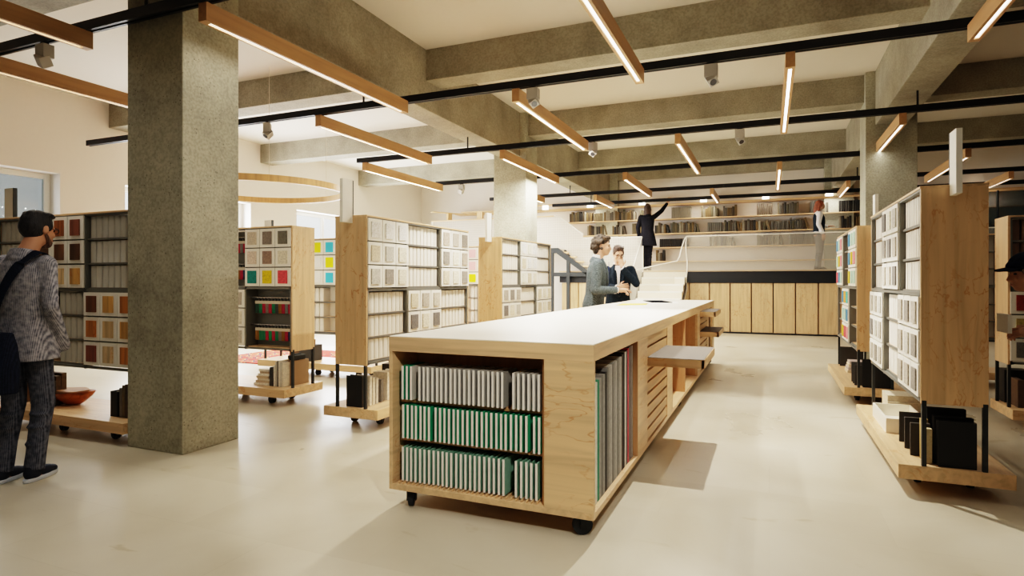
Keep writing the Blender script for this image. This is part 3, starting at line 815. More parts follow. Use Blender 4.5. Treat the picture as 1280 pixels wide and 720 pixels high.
# things on the table top
def flat(name, label, cat, pts, z, h, m):
    o = MB().prism(pts, 'z', z, z+h).build(name, m); return tag(o, label, cat)
ZT = 1.0197
flat('paper_sheet', 'yellow paper sheet lying on the white table top', 'paper', [(-1.83, 7.75), (-1.50, 8.05), (-1.56, 8.62), (-1.90, 8.42)], ZT, .002, plain('yellow_paper', srgb(246,214,110), .6))
flat('paper_sheet', 'white paper sheet lying beside the dark tablet on the table', 'paper', [(-1.56, 8.35), (-1.18, 8.75), (-1.28, 9.45), (-1.62, 9.1)], ZT, .002, plain('white_paper', srgb(252,250,244), .6))
for q in ('yellow_paper',): _pl[q].node_tree.nodes['Principled BSDF'].inputs['Specular IOR Level'].default_value = 0
tab = thing('tablet', 'flat dark tablet lying at the far end of the table', 'tablet', (-1.55, 9.22, ZT+.0025), R(20))
MB().box(-.15, .15, -.38, .38, 0, .010).build('case', BLACK_B, tab, .003)
MB().box(-.135, .135, -.35, .35, .010, .0115).build('screen', plain('dark_glass', srgb(14,16,20), 1.0), tab)
_pl['dark_glass'].node_tree.nodes['Principled BSDF'].inputs['Specular IOR Level'].default_value = 0

# ------------------------------------------------------------------ things standing on the shelf platforms
PZ = .1905
def boxthing(name, label, cat, x0, x1, y0, y1, h, m, group=None, bev=.002, z=PZ, rz=0):
    cx, cy = (x0+x1)/2, (y0+y1)/2
    o = MB().box(x0-cx, x1-cx, y0-cy, y1-cy, 0, h).build(name, m, None, bev, False, (cx, cy, z), rz)
    return tag(o, label, cat, group)
PAGES = plain('page_block', srgb(226,214,192), .8, var=.06)
def folder(label, x0, x1, y0, y1, h, m, thin='y', spine=0, cat='folder', name='folder', z=PZ):
    """upright folder: two covers and a spine round a block of pages"""
    cx, cy = (x0+x1)/2, (y0+y1)/2
    t = thing(name, label, cat, (cx, cy, z))
    a, b, c, d = x0-cx, x1-cx, y0-cy, y1-cy
    k = .006; mb = MB()
    if thin == 'y':
        mb.box(a, b, c, c+k, 0, h).box(a, b, d-k, d, 0, h)
        sx = (a, a+k) if spine == 0 else (b-k, b); mb.box(sx[0], sx[1], c+k, d-k, 0, h)
        MB().box(a+.012, b-.012, c+k, d-k, .006, h-.012).build('pages', PAGES, t)
    else:
        mb.box(a, a+k, c, d, 0, h).box(b-k, b, c, d, 0, h)
        sy = (c, c+k) if spine == 0 else (d-k, d); mb.box(a+k, b-k, sy[0], sy[1], 0, h)
        MB().box(a+k, b-k, c+.012, d-.012, .006, h-.012).build('pages', PAGES, t)
    mb.build('cover', m, t, .0015)
    return t
# near right unit
folder('big black folder standing at the front of the near right unit', .965, 1.165, 4.50, 4.535, .285, BLACK_B, 'y', 1)
folder('second black folder just behind the big one on the near right unit', .955, 1.165, 4.56, 4.60, .30, BLACK_B, 'y', 1)
folder('tallest black folder third in line on the near right unit', .94, 1.15, 4.66, 4.70, .335, BLACK_B, 'y', 1)
for i, (y, cn, rgb, h) in enumerate(((4.475, 'patterned cream', (190,176,140), .22), (4.54, 'dark patterned', (70,62,52), .24), (4.60, 'gold brown', (176,150,96), .26))):
    o = boxthing('book', '%s book spine left of the black folders on the near right unit' % cn, 'book', .905+.0*i, .945, 4.54+.055*i, 4.58+.055*i, h, speckled_cache('bookcloth_%d' % i, rgb))
for i, (y, nm) in enumerate(((4.72, 'first'), (4.90, 'second'), (5.09, 'third'))):
    boxthing('slate_board', 'charcoal upright board on the near right unit, %s in the stepped row' % nm, 'board', .86, 1.03, y, y+.018, .215, GREY_B)
def open_tray(label, x0, x1, y0, y1, h, m):
    t = thing('storage_tray', label, 'tray', ((x0+x1)/2, (y0+y1)/2, PZ))
    a, c = (x1-x0)/2, (y1-y0)/2; k = .014
    MB().box(-a, a, -c, c, 0, .012).build('bottom', m, t)
    MB().box(-a, a, -c, -c+k, .012, h).box(-a, a, c-k, c, .012, h).box(-a, -a+k, -c+k, c-k, .012, h).box(a-k, a, -c+k, c-k, .012, h).build('rim', m, t, .002)
open_tray('white open tray on the near right unit platform', .815, 1.09, 5.34, 5.98, .112, WHITE)
for i in range(3):
    boxthing('sample_box', 'pale stone coloured box lying at the back of the near right unit, %s of three' % ['lowest', 'middle', 'top'][i], 'box', .94, 1.2, 6.06+.01*i, 6.35, .055, speckled_cache('pale_box', (206,194,170)), None, .002, PZ+.0553*i)
# farther right unit
for i in range(3): boxthing('slate_board', 'charcoal board on the farther right unit, %s from the front' % ['first', 'second', 'third'][i], 'board', .865, 1.05, 7.62+.13*i, 7.64+.13*i, .225, GREY_B)
folder('black folder at the front of the farther right unit', .93, 1.2, 7.50, 7.56, .30, BLACK_B, 'y', 1)
for i in range(4): boxthing('sample_slab', 'pale sample slab in a small pile on the farther right unit, layer %s' % ['one', 'two', 'three', 'four'][i], 'sample slab', .90+.01*i, 1.13, 8.6+.02*i, 8.9, .034, speckled_cache('pale_slab_%d' % (i % 2), (212-20*(i % 2),196-20*(i % 2),170)), None, .002, PZ+.0343*i)
boxthing('slate_board', 'charcoal board at the far end of the farther right unit', 'board', .88, 1.16, 9.27, 9.29, .26, GREY_B)
# unit just left of the table
folder('big black folder on the platform just left of the table', -3.575, -3.40, 4.525, 4.585, .285, BLACK_B, 'y', 1)
for i, (y, cn, rgb, h) in enumerate(((4.62, 'white', (232,226,212), .275), (4.67, 'ivory', (222,214,196), .25), (4.72, 'pale grey', (200,196,186), .245), (4.80, 'grey', (120,116,108), .215), (4.90, 'white', (232,226,212), .27), (4.96, 'cream', (226,212,184), .27), (5.03, 'ivory', (222,214,196), .26), (5.10, 'white', (232,226,212), .265))):
    boxthing('book', '%s upright book on the platform left of the table, %s behind the black folder' % (cn, ['first', 'second', 'third', 'fourth', 'fifth', 'sixth', 'seventh', 'eighth'][i]), 'book', -3.55, -3.385, y, y+.035, h, speckled_cache('bk_'+cn, rgb))
boxthing('storage_box', 'dark brown box behind the books on the platform left of the table', 'box', -3.66, -3.42, 5.2, 5.55, .30, plain('dark_box', srgb(60,54,46), .7))
boxthing('slate_board', 'charcoal board at the far half of the platform left of the table', 'board', -3.6, -3.4, 5.7, 5.72, .26, GREY_B)
# cloth sample unit
cb = thing('cardboard_box', 'brown cardboard box at the end of the cloth sample unit platform', 'box', (-4.86, 5.29, PZ))
MB().box(-.055, .055, -.13, .13, 0, .27).build('carton', plain('kraft', srgb(158,130,98), .8, var=.06), cb, .002)
MB().box(-.056, .056, -.02, .02, .2695, .2715).build('tape', plain('parcel_tape', srgb(170,130,84), .4), cb)
cm = thing('camera_case', 'small black case lying on top of the cardboard box', 'case', (-4.86, 5.29, PZ+.2717))
MB().box(-.05, .05, -.09, .09, 0, .055).build('body', BLACK_B, cm, .01); MB().frus((0, -.05, .055), (0, .05, .055), .016, .016, 12).build('handle', BLACK, cm)
for i, (cn, rgb, h) in enumerate((('white', (232,226,212), .25), ('pale grey', (200,196,186), .27), ('grey', (120,116,108), .28), ('white', (232,226,212), .285), ('pale grey', (200,196,186), .27), ('ivory', (222,214,196), .26))):
    boxthing('book', '%s upright board by the cardboard box, %s from the left' % (cn, ['first', 'second', 'third', 'fourth', 'fifth', 'sixth'][i]), 'book', -4.948+.0235*i-.026, -4.93+.0235*i-.026, 5.06, 5.27, h-.02*(i == 0), speckled_cache('bk_'+cn, rgb))
folder('dark grey folder left of the upright boards on the cloth sample unit', -5.03, -4.985, 5.06, 5.26, .205, GREY_B, 'x', 0)
for i in range(7):
    s = .02*(i % 3)
    boxthing('magazine', 'pale magazine in the pile on the cloth sample unit, layer %s from the bottom' % ['one', 'two', 'three', 'four', 'five', 'six', 'seven'][i], 'magazine', -5.27+.012*i+s*.3, -5.05-.002*i, 5.07+s*.4, 5.30, .025, speckled_cache('mag_%d' % (i % 2), ((232,226,212), (196,176,150))[i % 2]), None, .001, PZ+.0253*i)
# timber unit
def bowl():
    t = thing('wooden_bowl', 'wide live-edge wooden bowl on the platform behind the man', 'bowl', (-5.98, 3.60, PZ))
    bw = wood('bowl_wood', srgb(176,98,44), 'x', .8, .3, .4)
    m = MB(); n = 40
    prof = [(.0, .0), (.06, .0), (.10, .025), (.165, .075), (.20, .118), (.19, .118), (.155, .082), (.09, .035), (0, .02)]
    vs = []; fs = []
    for r, z in prof:
        for i in range(n):
            a = 2*PI*i/n
            wob = 1 + .09*math.sin(2*a+.6) + .05*math.sin(3*a)
            vs.append((r*1.05*wob*math.cos(a), r*.72*wob*math.sin(a), z*(1 + .14*math.cos(a)*(z > .05))))
    for j in range(len(prof)-1):
        a = j*n; b = a+n
        fs += [(a+i, a+(i+1) % n, b+(i+1) % n, b+i) for i in range(n)]
    m.add(vs, fs); m.build('bowl_body', bw, t, 0, True)
    s = MB(); vs = []
    for z in (0, .022):
        for i in range(n):
            a = 2*PI*i/n; wob = 1 + .06*math.sin(3*a+1) + .04*math.sin(5*a)
            vs.append((-.02+.185*wob*math.cos(a), .125*wob*math.sin(a), z + .006*math.sin(2*a)))
    fs = [tuple(reversed(range(n))), tuple(range(n, 2*n))] + [(i, (i+1) % n, n+(i+1) % n, n+i) for i in range(n)]
    s.add(vs, fs)
    o = s.build('wooden_platter', wood('slab_wood', srgb(168,124,84), 'x', .6, .5, .35), None, .004, False, (-5.99, 3.60, PZ+.117))
    tag(o, 'flat wavy-edged wooden platter resting in the live-edge bowl', 'platter')
bowl()
folder('black folder right of the wooden bowl on the timber unit', -5.165, -5.075, 3.41, 3.62, .215, BLACK_B, 'x', 0)
for i, (cn, rgb, h) in enumerate((('grey', (120,116,108), .245), ('olive brown', (110,98,74), .27), ('dark brown', (70,58,46), .28))):
    boxthing('book', '%s upright book right of the black folder on the timber unit' % cn, 'book', -5.066+.036*i, -5.035+.036*i, 3.42, 3.62, h, speckled_cache('bk_'+cn, rgb))
boxthing('slate_board', 'wide charcoal board standing behind the legs of the man', 'board', -6.38, -6.02, 3.46, 3.48, .235, GREY_B)
for i in range(2): boxthing('timber_block', 'rough brown timber slab behind the charcoal board, %s of two' % ['front', 'rear'][i], 'timber slab', -6.38+.03*i, -6.06-.02*i, 3.50+.06*i, 3.545+.06*i, .27+.02*i, wood('block_%d' % i, srgb(104,84,58), 'x', .5, .7, .4))
boxthing('slate_board', 'charcoal board at the left end of the timber unit', 'board', -6.62, -6.47, 3.42, 3.44, .20, GREY_B)
boxthing('timber_block', 'small brown timber block behind the left charcoal board', 'timber slab', -6.58, -6.48, 3.46, 3.52, .27, wood('block_s', srgb(110,88,60), 'z', .5, .7, .4))
# L3 / L4 / R3 platforms
boxthing('storage_box', 'dark grey box on the cyan and yellow unit platform', 'box', -6.22, -6.0, 6.82, 7.05, .225, GREY_B)
boxthing('timber_block', 'brown block standing on top of the dark grey box', 'timber slab', -6.18, -6.06, 6.86, 6.98, .075, wood('block_t', srgb(150,112,74), 'x', .5, .7, .3), None, .002, PZ+.2255)
boxthing('storage_box', 'brown leather box left of the dark grey box', 'box', -6.42, -6.25, 6.84, 7.04, .20, plain('leather_box', srgb(120,92,66), .6, var=.1))
for i, (cn, rgb) in enumerate((('brown', (92,72,54)), ('dark brown', (52,42,36)), ('tan', (140,112,76)))):
    boxthing('book', '%s thick book on the right edge unit platform' % cn, 'book', 2.08+.055*i, 2.13+.055*i, 6.86, 7.06, .25-.02*i, speckled_cache('thick_'+cn, rgb))
boxthing('storage_box', 'black box behind the books on the right edge unit', 'box', 2.05, 2.24, 7.1, 7.28, .31, BLACK_B)
rug = MB().box(-1.6, 1.6, -.95, .95, 0, .012)
rg = rug.build('kilim_rug', rugmat(), None, 0, False, (-7.15, 8.30, .0005)); tag(rg, 'red patterned kilim rug lying on the floor behind the left units', 'rug')

# ------------------------------------------------------------------ raised library: cabinets, platform, stairs, balustrades, book wall
PY, PZH = 16.25, 1.6
struct('trim_2', MB().box(-3.1, XR, PY+.02, PY+.06, 1.28, PZH-.03).box(-5.45, -3.1, PY+.02, PY+.06, 1.28, 1.45).box(-5.45, XR, PY+.03, PY+.06, 0, .035), BLACK)
struct('floor_raised', MB().box(-3.1, XR, PY, YB, PZH-.03, PZH).box(-5.45, -3.1, PY, YB, PZH-.03, PZH), WHITE)
struct('trim_3', MB().box(-5.45, XR, PY-.012, PY, PZH-.03, PZH+.004), W_EDGE)
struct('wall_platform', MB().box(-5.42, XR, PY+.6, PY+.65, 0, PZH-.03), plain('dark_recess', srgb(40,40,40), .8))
cab_x = [-1.923+.5007*i for i in range(-1, 14)]
cw = .5007
CMS = MB().box(.022, cw-.0, 0, .45, 0, 1.235).mesh('carcass', W_CAB)
CDR = MB().box(.030, cw-.008, -.018, 0, .004, 1.231).mesh('door', W_CAB)
for i, x in enumerate(cab_x):
    t = thing('cabinet', 'plain birch cupboard under the platform, %s along from the stairs' % ['first', 'second', 'third', 'fourth', 'fifth', 'sixth', 'seventh', 'eighth', 'ninth', 'tenth', 'eleventh', 'twelfth', 'thirteenth', 'fourteenth', 'fifteenth'][i], 'cupboard', (x, PY+.07, .038), 0, 'cupboards under the platform')
    c = bpy.data.objects.new('carcass', CMS); COL.objects.link(c); c.parent = t
    d = bpy.data.objects.new('door', CDR); COL.objects.link(d); d.parent = t
for i, x in enumerate((-5.42, -4.92, -4.42)):
    t = thing('cabinet', 'pale birch cupboard beside the steel stair frame, %s' % ['leftmost', 'middle, behind the man in grey', 'right, behind the man in black'][i], 'cupboard', (x, PY+.07, .038), 0, 'cupboards under the platform')
    c = bpy.data.objects.new('carcass', CMS); COL.objects.link(c); c.parent = t
    d = bpy.data.objects.new('door', CDR); COL.objects.link(d); d.parent = t
# front stairs down from the platform
st = thing('staircase', 'pale open staircase leading up to the raised book wall', 'staircase', (0, 0, 0))
for i in range(8):
    zt = PZH - .178*(i+1); y1 = PY - .03 - .26*i
    if zt > .05:
        MB().box(-3.08, -1.99, y1-.27, y1, zt-.04, zt).build('tread', WHITE, st, .003)
        MB().box(-3.08, -1.99, y1-.012, y1, zt, zt+.138).build('riser', LEDGE, st)
st_z = [(16.22, 1.42), (14.35, .12), (14.35, 0), (14.2, 0), (14.2, .15), (16.22, 1.56)]
for x in (-3.10, -1.99): MB().prism([(16.22, 1.30), (14.15, 0), (14.45, 0), (16.22, 1.15)], 'x', x, x+.02).build('stringer', STEEL_D, st)
def sheet(name, pts_low, pts_top, mat, parent, rim=True, rimr=.012, th=.004):
    n = len(pts_low); m = MB()
    vs = [tuple(p) for p in pts_low] + [tuple(p) for p in pts_top]
    m.add(vs, [(i, i+1, n+i+1, n+i) for i in range(n-1)])
    o = m.build(name, mat, parent)
    if rim:
        r = MB(); loop = list(pts_top)
        for p, q in zip(loop[:-1], loop[1:]): r.frus(p, q, rimr, rimr, 8)
        r.build('rim', RIM, o)
    return o
# platform balustrades (right run, left run) and the swept stair guard
bl = thing('mesh_balustrade', 'white wire mesh balustrade along the raised platform right of the stairs', 'balustrade', (0,0,0))
sheet('mesh_panel', [(-1.97, PY-.02, PZH-.03), (7.4, PY-.02, PZH-.03)], [(-1.97, PY-.02, 2.48), (7.4, PY-.02, 2.50)], MESHW, bl)
bl = thing('mesh_balustrade', 'white wire mesh balustrade behind the two men, left of the stairs', 'balustrade', (0,0,0))
sheet('mesh_panel', [(-4.75, PY-.02, PZH-.03), (-3.1, PY-.02, PZH-.03)], [(-4.75, PY-.02, 2.52), (-3.1, PY-.02, 2.50)], MESHL, bl)
MB().frus((-3.1, PY-.02, PZH-.03), (-3.1, PY-.02, 2.5), .014, .014, 8).build('end_post', RIM, bl)
# guard: swept sheet from the platform corner round the front of the stairs
bl = thing('stair_guard', 'curved white mesh guard sweeping down round the front of the stairs', 'balustrade', (0,0,0))
lowp, topp = [], []
NS = 24
for i in range(NS+1):
    t = i/NS
    x = -1.97 - 1.25*t; yv = PY - .05 - .75*math.sin(t*PI/2)
    zt = 2.48 - (1.0)*(min(1, t/.14)**1.6)*.62 - .28*max(0, t-.1)/.9 - .0*t
    zb = .55 + .55*max(0, 1 - t/.16)**2 + .0*t
    topp.append((x, yv, zt)); lowp.append((x, yv, zb))
sheet('mesh_panel', lowp, topp, MESHS, bl, True, .014)
r = MB()
path = [(-1.97, PY-.04, 2.48)] + [(-1.97 - .02*math.sin(k), PY-.05, 2.48-.16*k) for k in range(1, 8)] + [lowp[0]] + lowp[1:6]
for p, q in zip(path[:-1], path[1:]): r.frus(p, q, .016, .016, 8)
r.build('edge_tube', RIM, bl)
bl = thing('stair_guard', 'white mesh guard along the left side of the stairs', 'balustrade', (0,0,0))
sheet('mesh_panel', [(-3.12, 16.2, 1.5), (-3.12, 14.2, .1)], [(-3.12, 16.2, 2.48), (-3.12, 14.2, 1.05)], MESHS, bl)
# left gallery and its steel stair
GZ = 2.25
struct('floor_gallery', MB().box(-9.58, -5.6, PY, YB, GZ-.12, GZ), WHITE)
gb = thing('mesh_balustrade', 'pale mesh balustrade with wooden rail on the upper left gallery', 'balustrade', (0,0,0))
sheet('mesh_panel', [(-9.56, PY-.02, GZ-.1), (-5.6, PY-.02, GZ-.1)], [(-9.56, PY-.02, 3.14), (-5.6, PY-.02, 3.14)], MESHL, gb, False)
MB().box(-9.58, -5.6, PY-.04, PY+.10, 3.14, 3.175).build('rail', W_EDGE, gb, .003)
MB().box(-9.58, -9.54, PY-.03, PY+.01, GZ-.1, 3.14).build('end_post', RIM, gb)
gb = thing('mesh_balustrade', 'mesh guard sloping down the steel stair left of the two men', 'balustrade', (0,0,0))
sheet('mesh_panel', [(-5.6, PY-.03, GZ-.05), (-5.25, PY-.03, GZ-.05), (-4.75, PY-.03, PZH-.03)], [(-5.6, PY-.03, 3.16), (-5.45, PY-.03, 3.14), (-4.75, PY-.03, 2.62)], MESHL, gb)
sf = thing('steel_stair', 'dark steel stair with birch treads between gallery and platform', 'staircase', (0,0,0))
MB().prism([(-5.70, GZ), (-5.45, GZ), (-4.62, PZH+.02), (-4.62, PZH-.12), (-5.50, GZ-.15), (-5.70, GZ-.15)], 'y', PY-.12, PY-.06).build('stringer', STEEL_D, sf)
MB().prism([(-5.70, GZ), (-5.45, GZ), (-4.62, PZH+.02), (-4.62, PZH-.16), (-5.50, GZ-.20), (-5.70, GZ-.20)], 'y', PY+.9, PY+.96).build('stringer', STEEL_D, sf)
for i in range(4): MB().box(-5.40+.22*i, -5.16+.22*i, PY-.08, PY+.92, GZ-.13*(i+1)-.02, GZ-.13*(i+1)+.02).build('tread', W_X, sf)
for x in (-5.68, -5.20): MB().box(x, x+.09, PY-.13, PY-.05, 0, GZ-.1 if x < -5.5 else 1.9).build('post', STEEL_D, sf)
MB().box(-5.60, -3.15, PY-.12, PY-.03, 1.45, 1.56).build('cross_beam', STEEL_D, sf)
# book wall
BW_Y0, BW_Y1 = 17.30, 17.58
shelf_z = [3.47, 3.07, 2.66, 2.27, 1.885]
sw_names = ['topmost', 'second', 'third', 'fourth', 'lowest']
for i, z in enumerate(shelf_z):
    x0 = -6.6
    if i == 0: o = MB().box(-9.3, 7.4, BW_Y0-.10, BW_Y1, z-.035, z).build('wall_shelf', W_SHELF, None, .002)
    else: o = MB().box(-5.58, 7.4, BW_Y0, BW_Y1, z-.028, z).build('wall_shelf', W_SHELF, None, .002)
    tag(o, ['long birch ledge carrying the small lamps above the books', 'upper book shelf on the back wall, first below the lamp ledge', 'second book shelf below the lamp ledge on the back wall', 'third book shelf below the ledge, seen through mesh', 'lowest book shelf on the back wall, just above the platform'][i], 'shelf')
bcols = [('tan', (176,152,108)), ('brown', (118,94,62)), ('cream', (228,214,184)), ('olive', (132,120,82)), ('dark', (54,46,38)), ('ochre', (170,134,72)), ('grey', (150,142,126))]
bmats = [plain('bookbind_'+n, srgb(*[int(v*.55) for v in c]), .6, var=.2) for n, c in bcols]
def book_mesh(h, d=.17, w=.05):
    m = MB(); k = .004
    m.prism([(-w/2, .0+d), (-w/2, .006), (-w/4, 0), (w/4, 0), (w/2, .006), (w/2, d), (w/2-k, d), (w/2-k, .012), (-w/2+k, .012), (-w/2+k, d)], 'z', 0, h)
    return m.mesh('book', bmats[0])
bmeshes = [book_mesh(h) for h in (.235, .26, .285, .31)]
PGM = MB().box(-.02, .02, .012, .165, .004, .19).mesh('pages', PAGES)
runs = {1: [(-5.5, -4.82), (-4.75, -4.5), (-4.45, -3.55), (-3.4, -3.2), (-2.52, -2.0), (-1.72, -1.28), (-1.15, -.82), (-.30, .02), (.20, .66), (.98, 1.35), (1.62, 2.1), (2.6, 3.4), (3.7, 4.4)],
        2: [(-4.95, -4.4), (-4.2, -3.85), (-3.62, -3.4), (-2.98, -2.62), (-2.55, -1.85), (-1.55, -1.2), (-1.12, -.78), (-.72, -.05), (.05, .45), (.50, .9), (1.62, 1.9), (2.0, 2.4), (2.8, 3.6)],
        3: [(-2.85, -2.1), (-1.5, -.9), (-.3, .3), (.5, 1.1), (1.7, 2.3)],
        4: [(-2.95, -2.3), (-1.6, -1.2), (-.6, .1), (.6, .9), (1.5, 1.9)]}
nb = 0
for si, rr in runs.items():
    for ri, (a, b) in enumerate(rr):
        x = a; uniform = ((si*5+ri) % 3 == 0); base = random.randrange(7); hi = random.randrange(4)
        while x < b and nb < 296:
            ci = base if uniform else random.randrange(7)
            me = bmeshes[hi if uniform else random.randrange(4)]
            w = .05 if uniform else random.choice((.045, .055, .06))
            o = bpy.data.objects.new('book', me); COL.objects.link(o)
            o.location = (x+w/2, BW_Y0+.035+random.uniform(0, .02), shelf_z[si]+.0006); o.scale = (w/.0515, 1, 1)
            if si in (2, 3) and not uniform and x + w >= b and b - a > .3:
                o.rotation_euler = (0, R(-14), 0); o.location.x += .05; o.location.z += .006
            setmat(o, bmats[ci])
            where = 'left of the woman reaching up' if x < -3 else ('between the two women' if x < .9 else 'at the right end')
            lb = '%s book on the %s back wall shelf, %s' % (bcols[ci][0], ['', 'top', 'second', 'third', 'lowest'][si], where)
            tag(o, lb, 'book', 'books: ' + lb)
            x += w + .003; nb += 1
# lamps on the ledge
def ledge_lamp(x, y, z, label, glow=True, rz=0, w=.16):
    t = thing('ledge_lamp', label, 'lamp', (x, y, z), rz)
    if glow: MB().box(-w/2, w/2, -.05, .05, .0, .125).build('diffuser', LAMPBOX, t, .003)
    else: MB().box(-w/2, w/2, -.05, .05, .0, .20).build('stem', W_Z, t, .003)
    h = .125 if glow else .20
    MB().box(-.60, .60, -.09, .09, h, h+.022).build('plank_shade', W_EDGE, t, .002)
lx = [(-6.23, 'behind the middle column'), (-4.838, 'above the left books, before the rear column'), (-3.322, 'just left above the woman reaching up'), (-1.65, 'third along above the platform'), (-.087, 'fourth along above the platform'), (1.40, 'above the red-haired visitor'), (2.95, 'at the right end of the ledge'), (4.5, 'beyond the right column')]
for x, wv in lx: ledge_lamp(x, 17.26, shelf_z[0]+.0005, 'glowing box lamp with plank shade, ' + wv)
ledge_lamp(-7.95, PY+.04, 3.1755, 'wooden T shaped lamp on the gallery rail, nearer the middle column', False, R(4), .18)
ledge_lamp(-9.0, PY+.04, 3.1755, 'wooden T shaped lamp at the left end of the gallery rail', False, R(60), .14)
# dark glazed screen on the far right under the book wall ledge
gs = thing('glass_screen', 'dark glazed screen below the ledge at the far right', 'glass screen', (3.6, 17.1, PZH))
MB().box(0, 3.7, 0, .012, 0, 1.78).build('pane', glass_mat('teal_glass', srgb(60,78,80), .6), gs)
MB().box(-.03, 0, -.02, .03, 0, 1.8).box(1.2, 1.23, -.02, .03, 0, 1.8).box(2.4, 2.43, -.02, .03, 0, 1.8).build('mullion', STEEL_D, gs)
#PEOPLE
# ------------------------------------------------------------------ people
def remesh(mb, name, mats, voxel, smooth=4, extra=None):
    me = mb.mesh(name+'_src', mats[0] if isinstance(mats, (list, tuple)) else mats)
    o = bpy.data.objects.new('tmp', me); COL.objects.link(o)
    r = o.modifiers.new('r', 'REMESH'); r.mode = 'VOXEL'; r.voxel_size = voxel; r.use_smooth_shade = True
    if smooth:
        s = o.modifiers.new('s', 'SMOOTH'); s.iterations = smooth; s.factor = .5
    dg = bpy.context.evaluated_depsgraph_get(); dg.update()
    out = bpy.data.meshes.new_from_object(o.evaluated_get(dg))
    bpy.data.objects.remove(o); bpy.data.meshes.remove(me)
    if extra and extra.v:
        bm = bmesh.new(); bm.from_mesh(out)
        t = extra.mesh('x', mats); bm.from_mesh(t); bm.to_mesh(out); bm.free(); bpy.data.meshes.remove(t)
    out.name = name; out.materials.clear()
    for m in (mats if isinstance(mats, (list, tuple)) else [mats]): out.materials.append(m)
    out.polygons.foreach_set('use_smooth', [True]*len(out.polygons))
    return out
def hand(mb, wrist, d, nrm, side, curl=.5, spread=.02):
    d = Vector(d).normalized(); n = Vector(nrm); n = (n - d*n.dot(d)).normalized(); w = d.cross(n).normalized()
    W = Vector(wrist)
    rot = Matrix((w, d, n)).transposed()
    mb.cap(W - d*.02, W + d*.02, .025, .026, 0, 10)
    mb.ell(W + d*.052, (.041, .055, .017), rot)
    for i, (off, ln, r) in enumerate(((-.031, .066, .0082), (-.0105, .078, .0088), (.0105, .082, .0088), (.031, .074, .0086))):
        o = off*side
        b = W + d*.094 + w*o
        c1 = curl*(1 + .12*(i-1.5)); d0 = d + w*(o*2.2*spread/.02)
        k1 = (d0.normalized()*math.cos(c1*.5) + n*math.sin(c1*.5)); k2 = (d0.normalized()*math.cos(c1*1.25) + n*math.sin(c1*1.25)); k3 = (d0.normalized()*math.cos(c1*1.9) + n*math.sin(c1*1.9))
        p1 = b + k1*ln*.45; p2 = p1 + k2*ln*.32; p3 = p2 + k3*ln*.25
        mb.cap(b - d*.012, p1, r*1.08, r, 0, 8); mb.cap(p1, p2, r, r*.93, 0, 8); mb.cap(p2, p3, r*.93, r*.8, 0, 8)
    t0 = W + d*.03 + w*(.03*side); td = (d*.75 + w*side*.75 + n*.35).normalized()
    t1 = t0 + td*.042; t2 = t1 + (td*.6 + d*.5 + n*.25).normalized()*.034
    mb.cap(t0, t1, .0125, .0105, 0, 8); mb.cap(t1, t2, .0105, .0085, 0, 8)

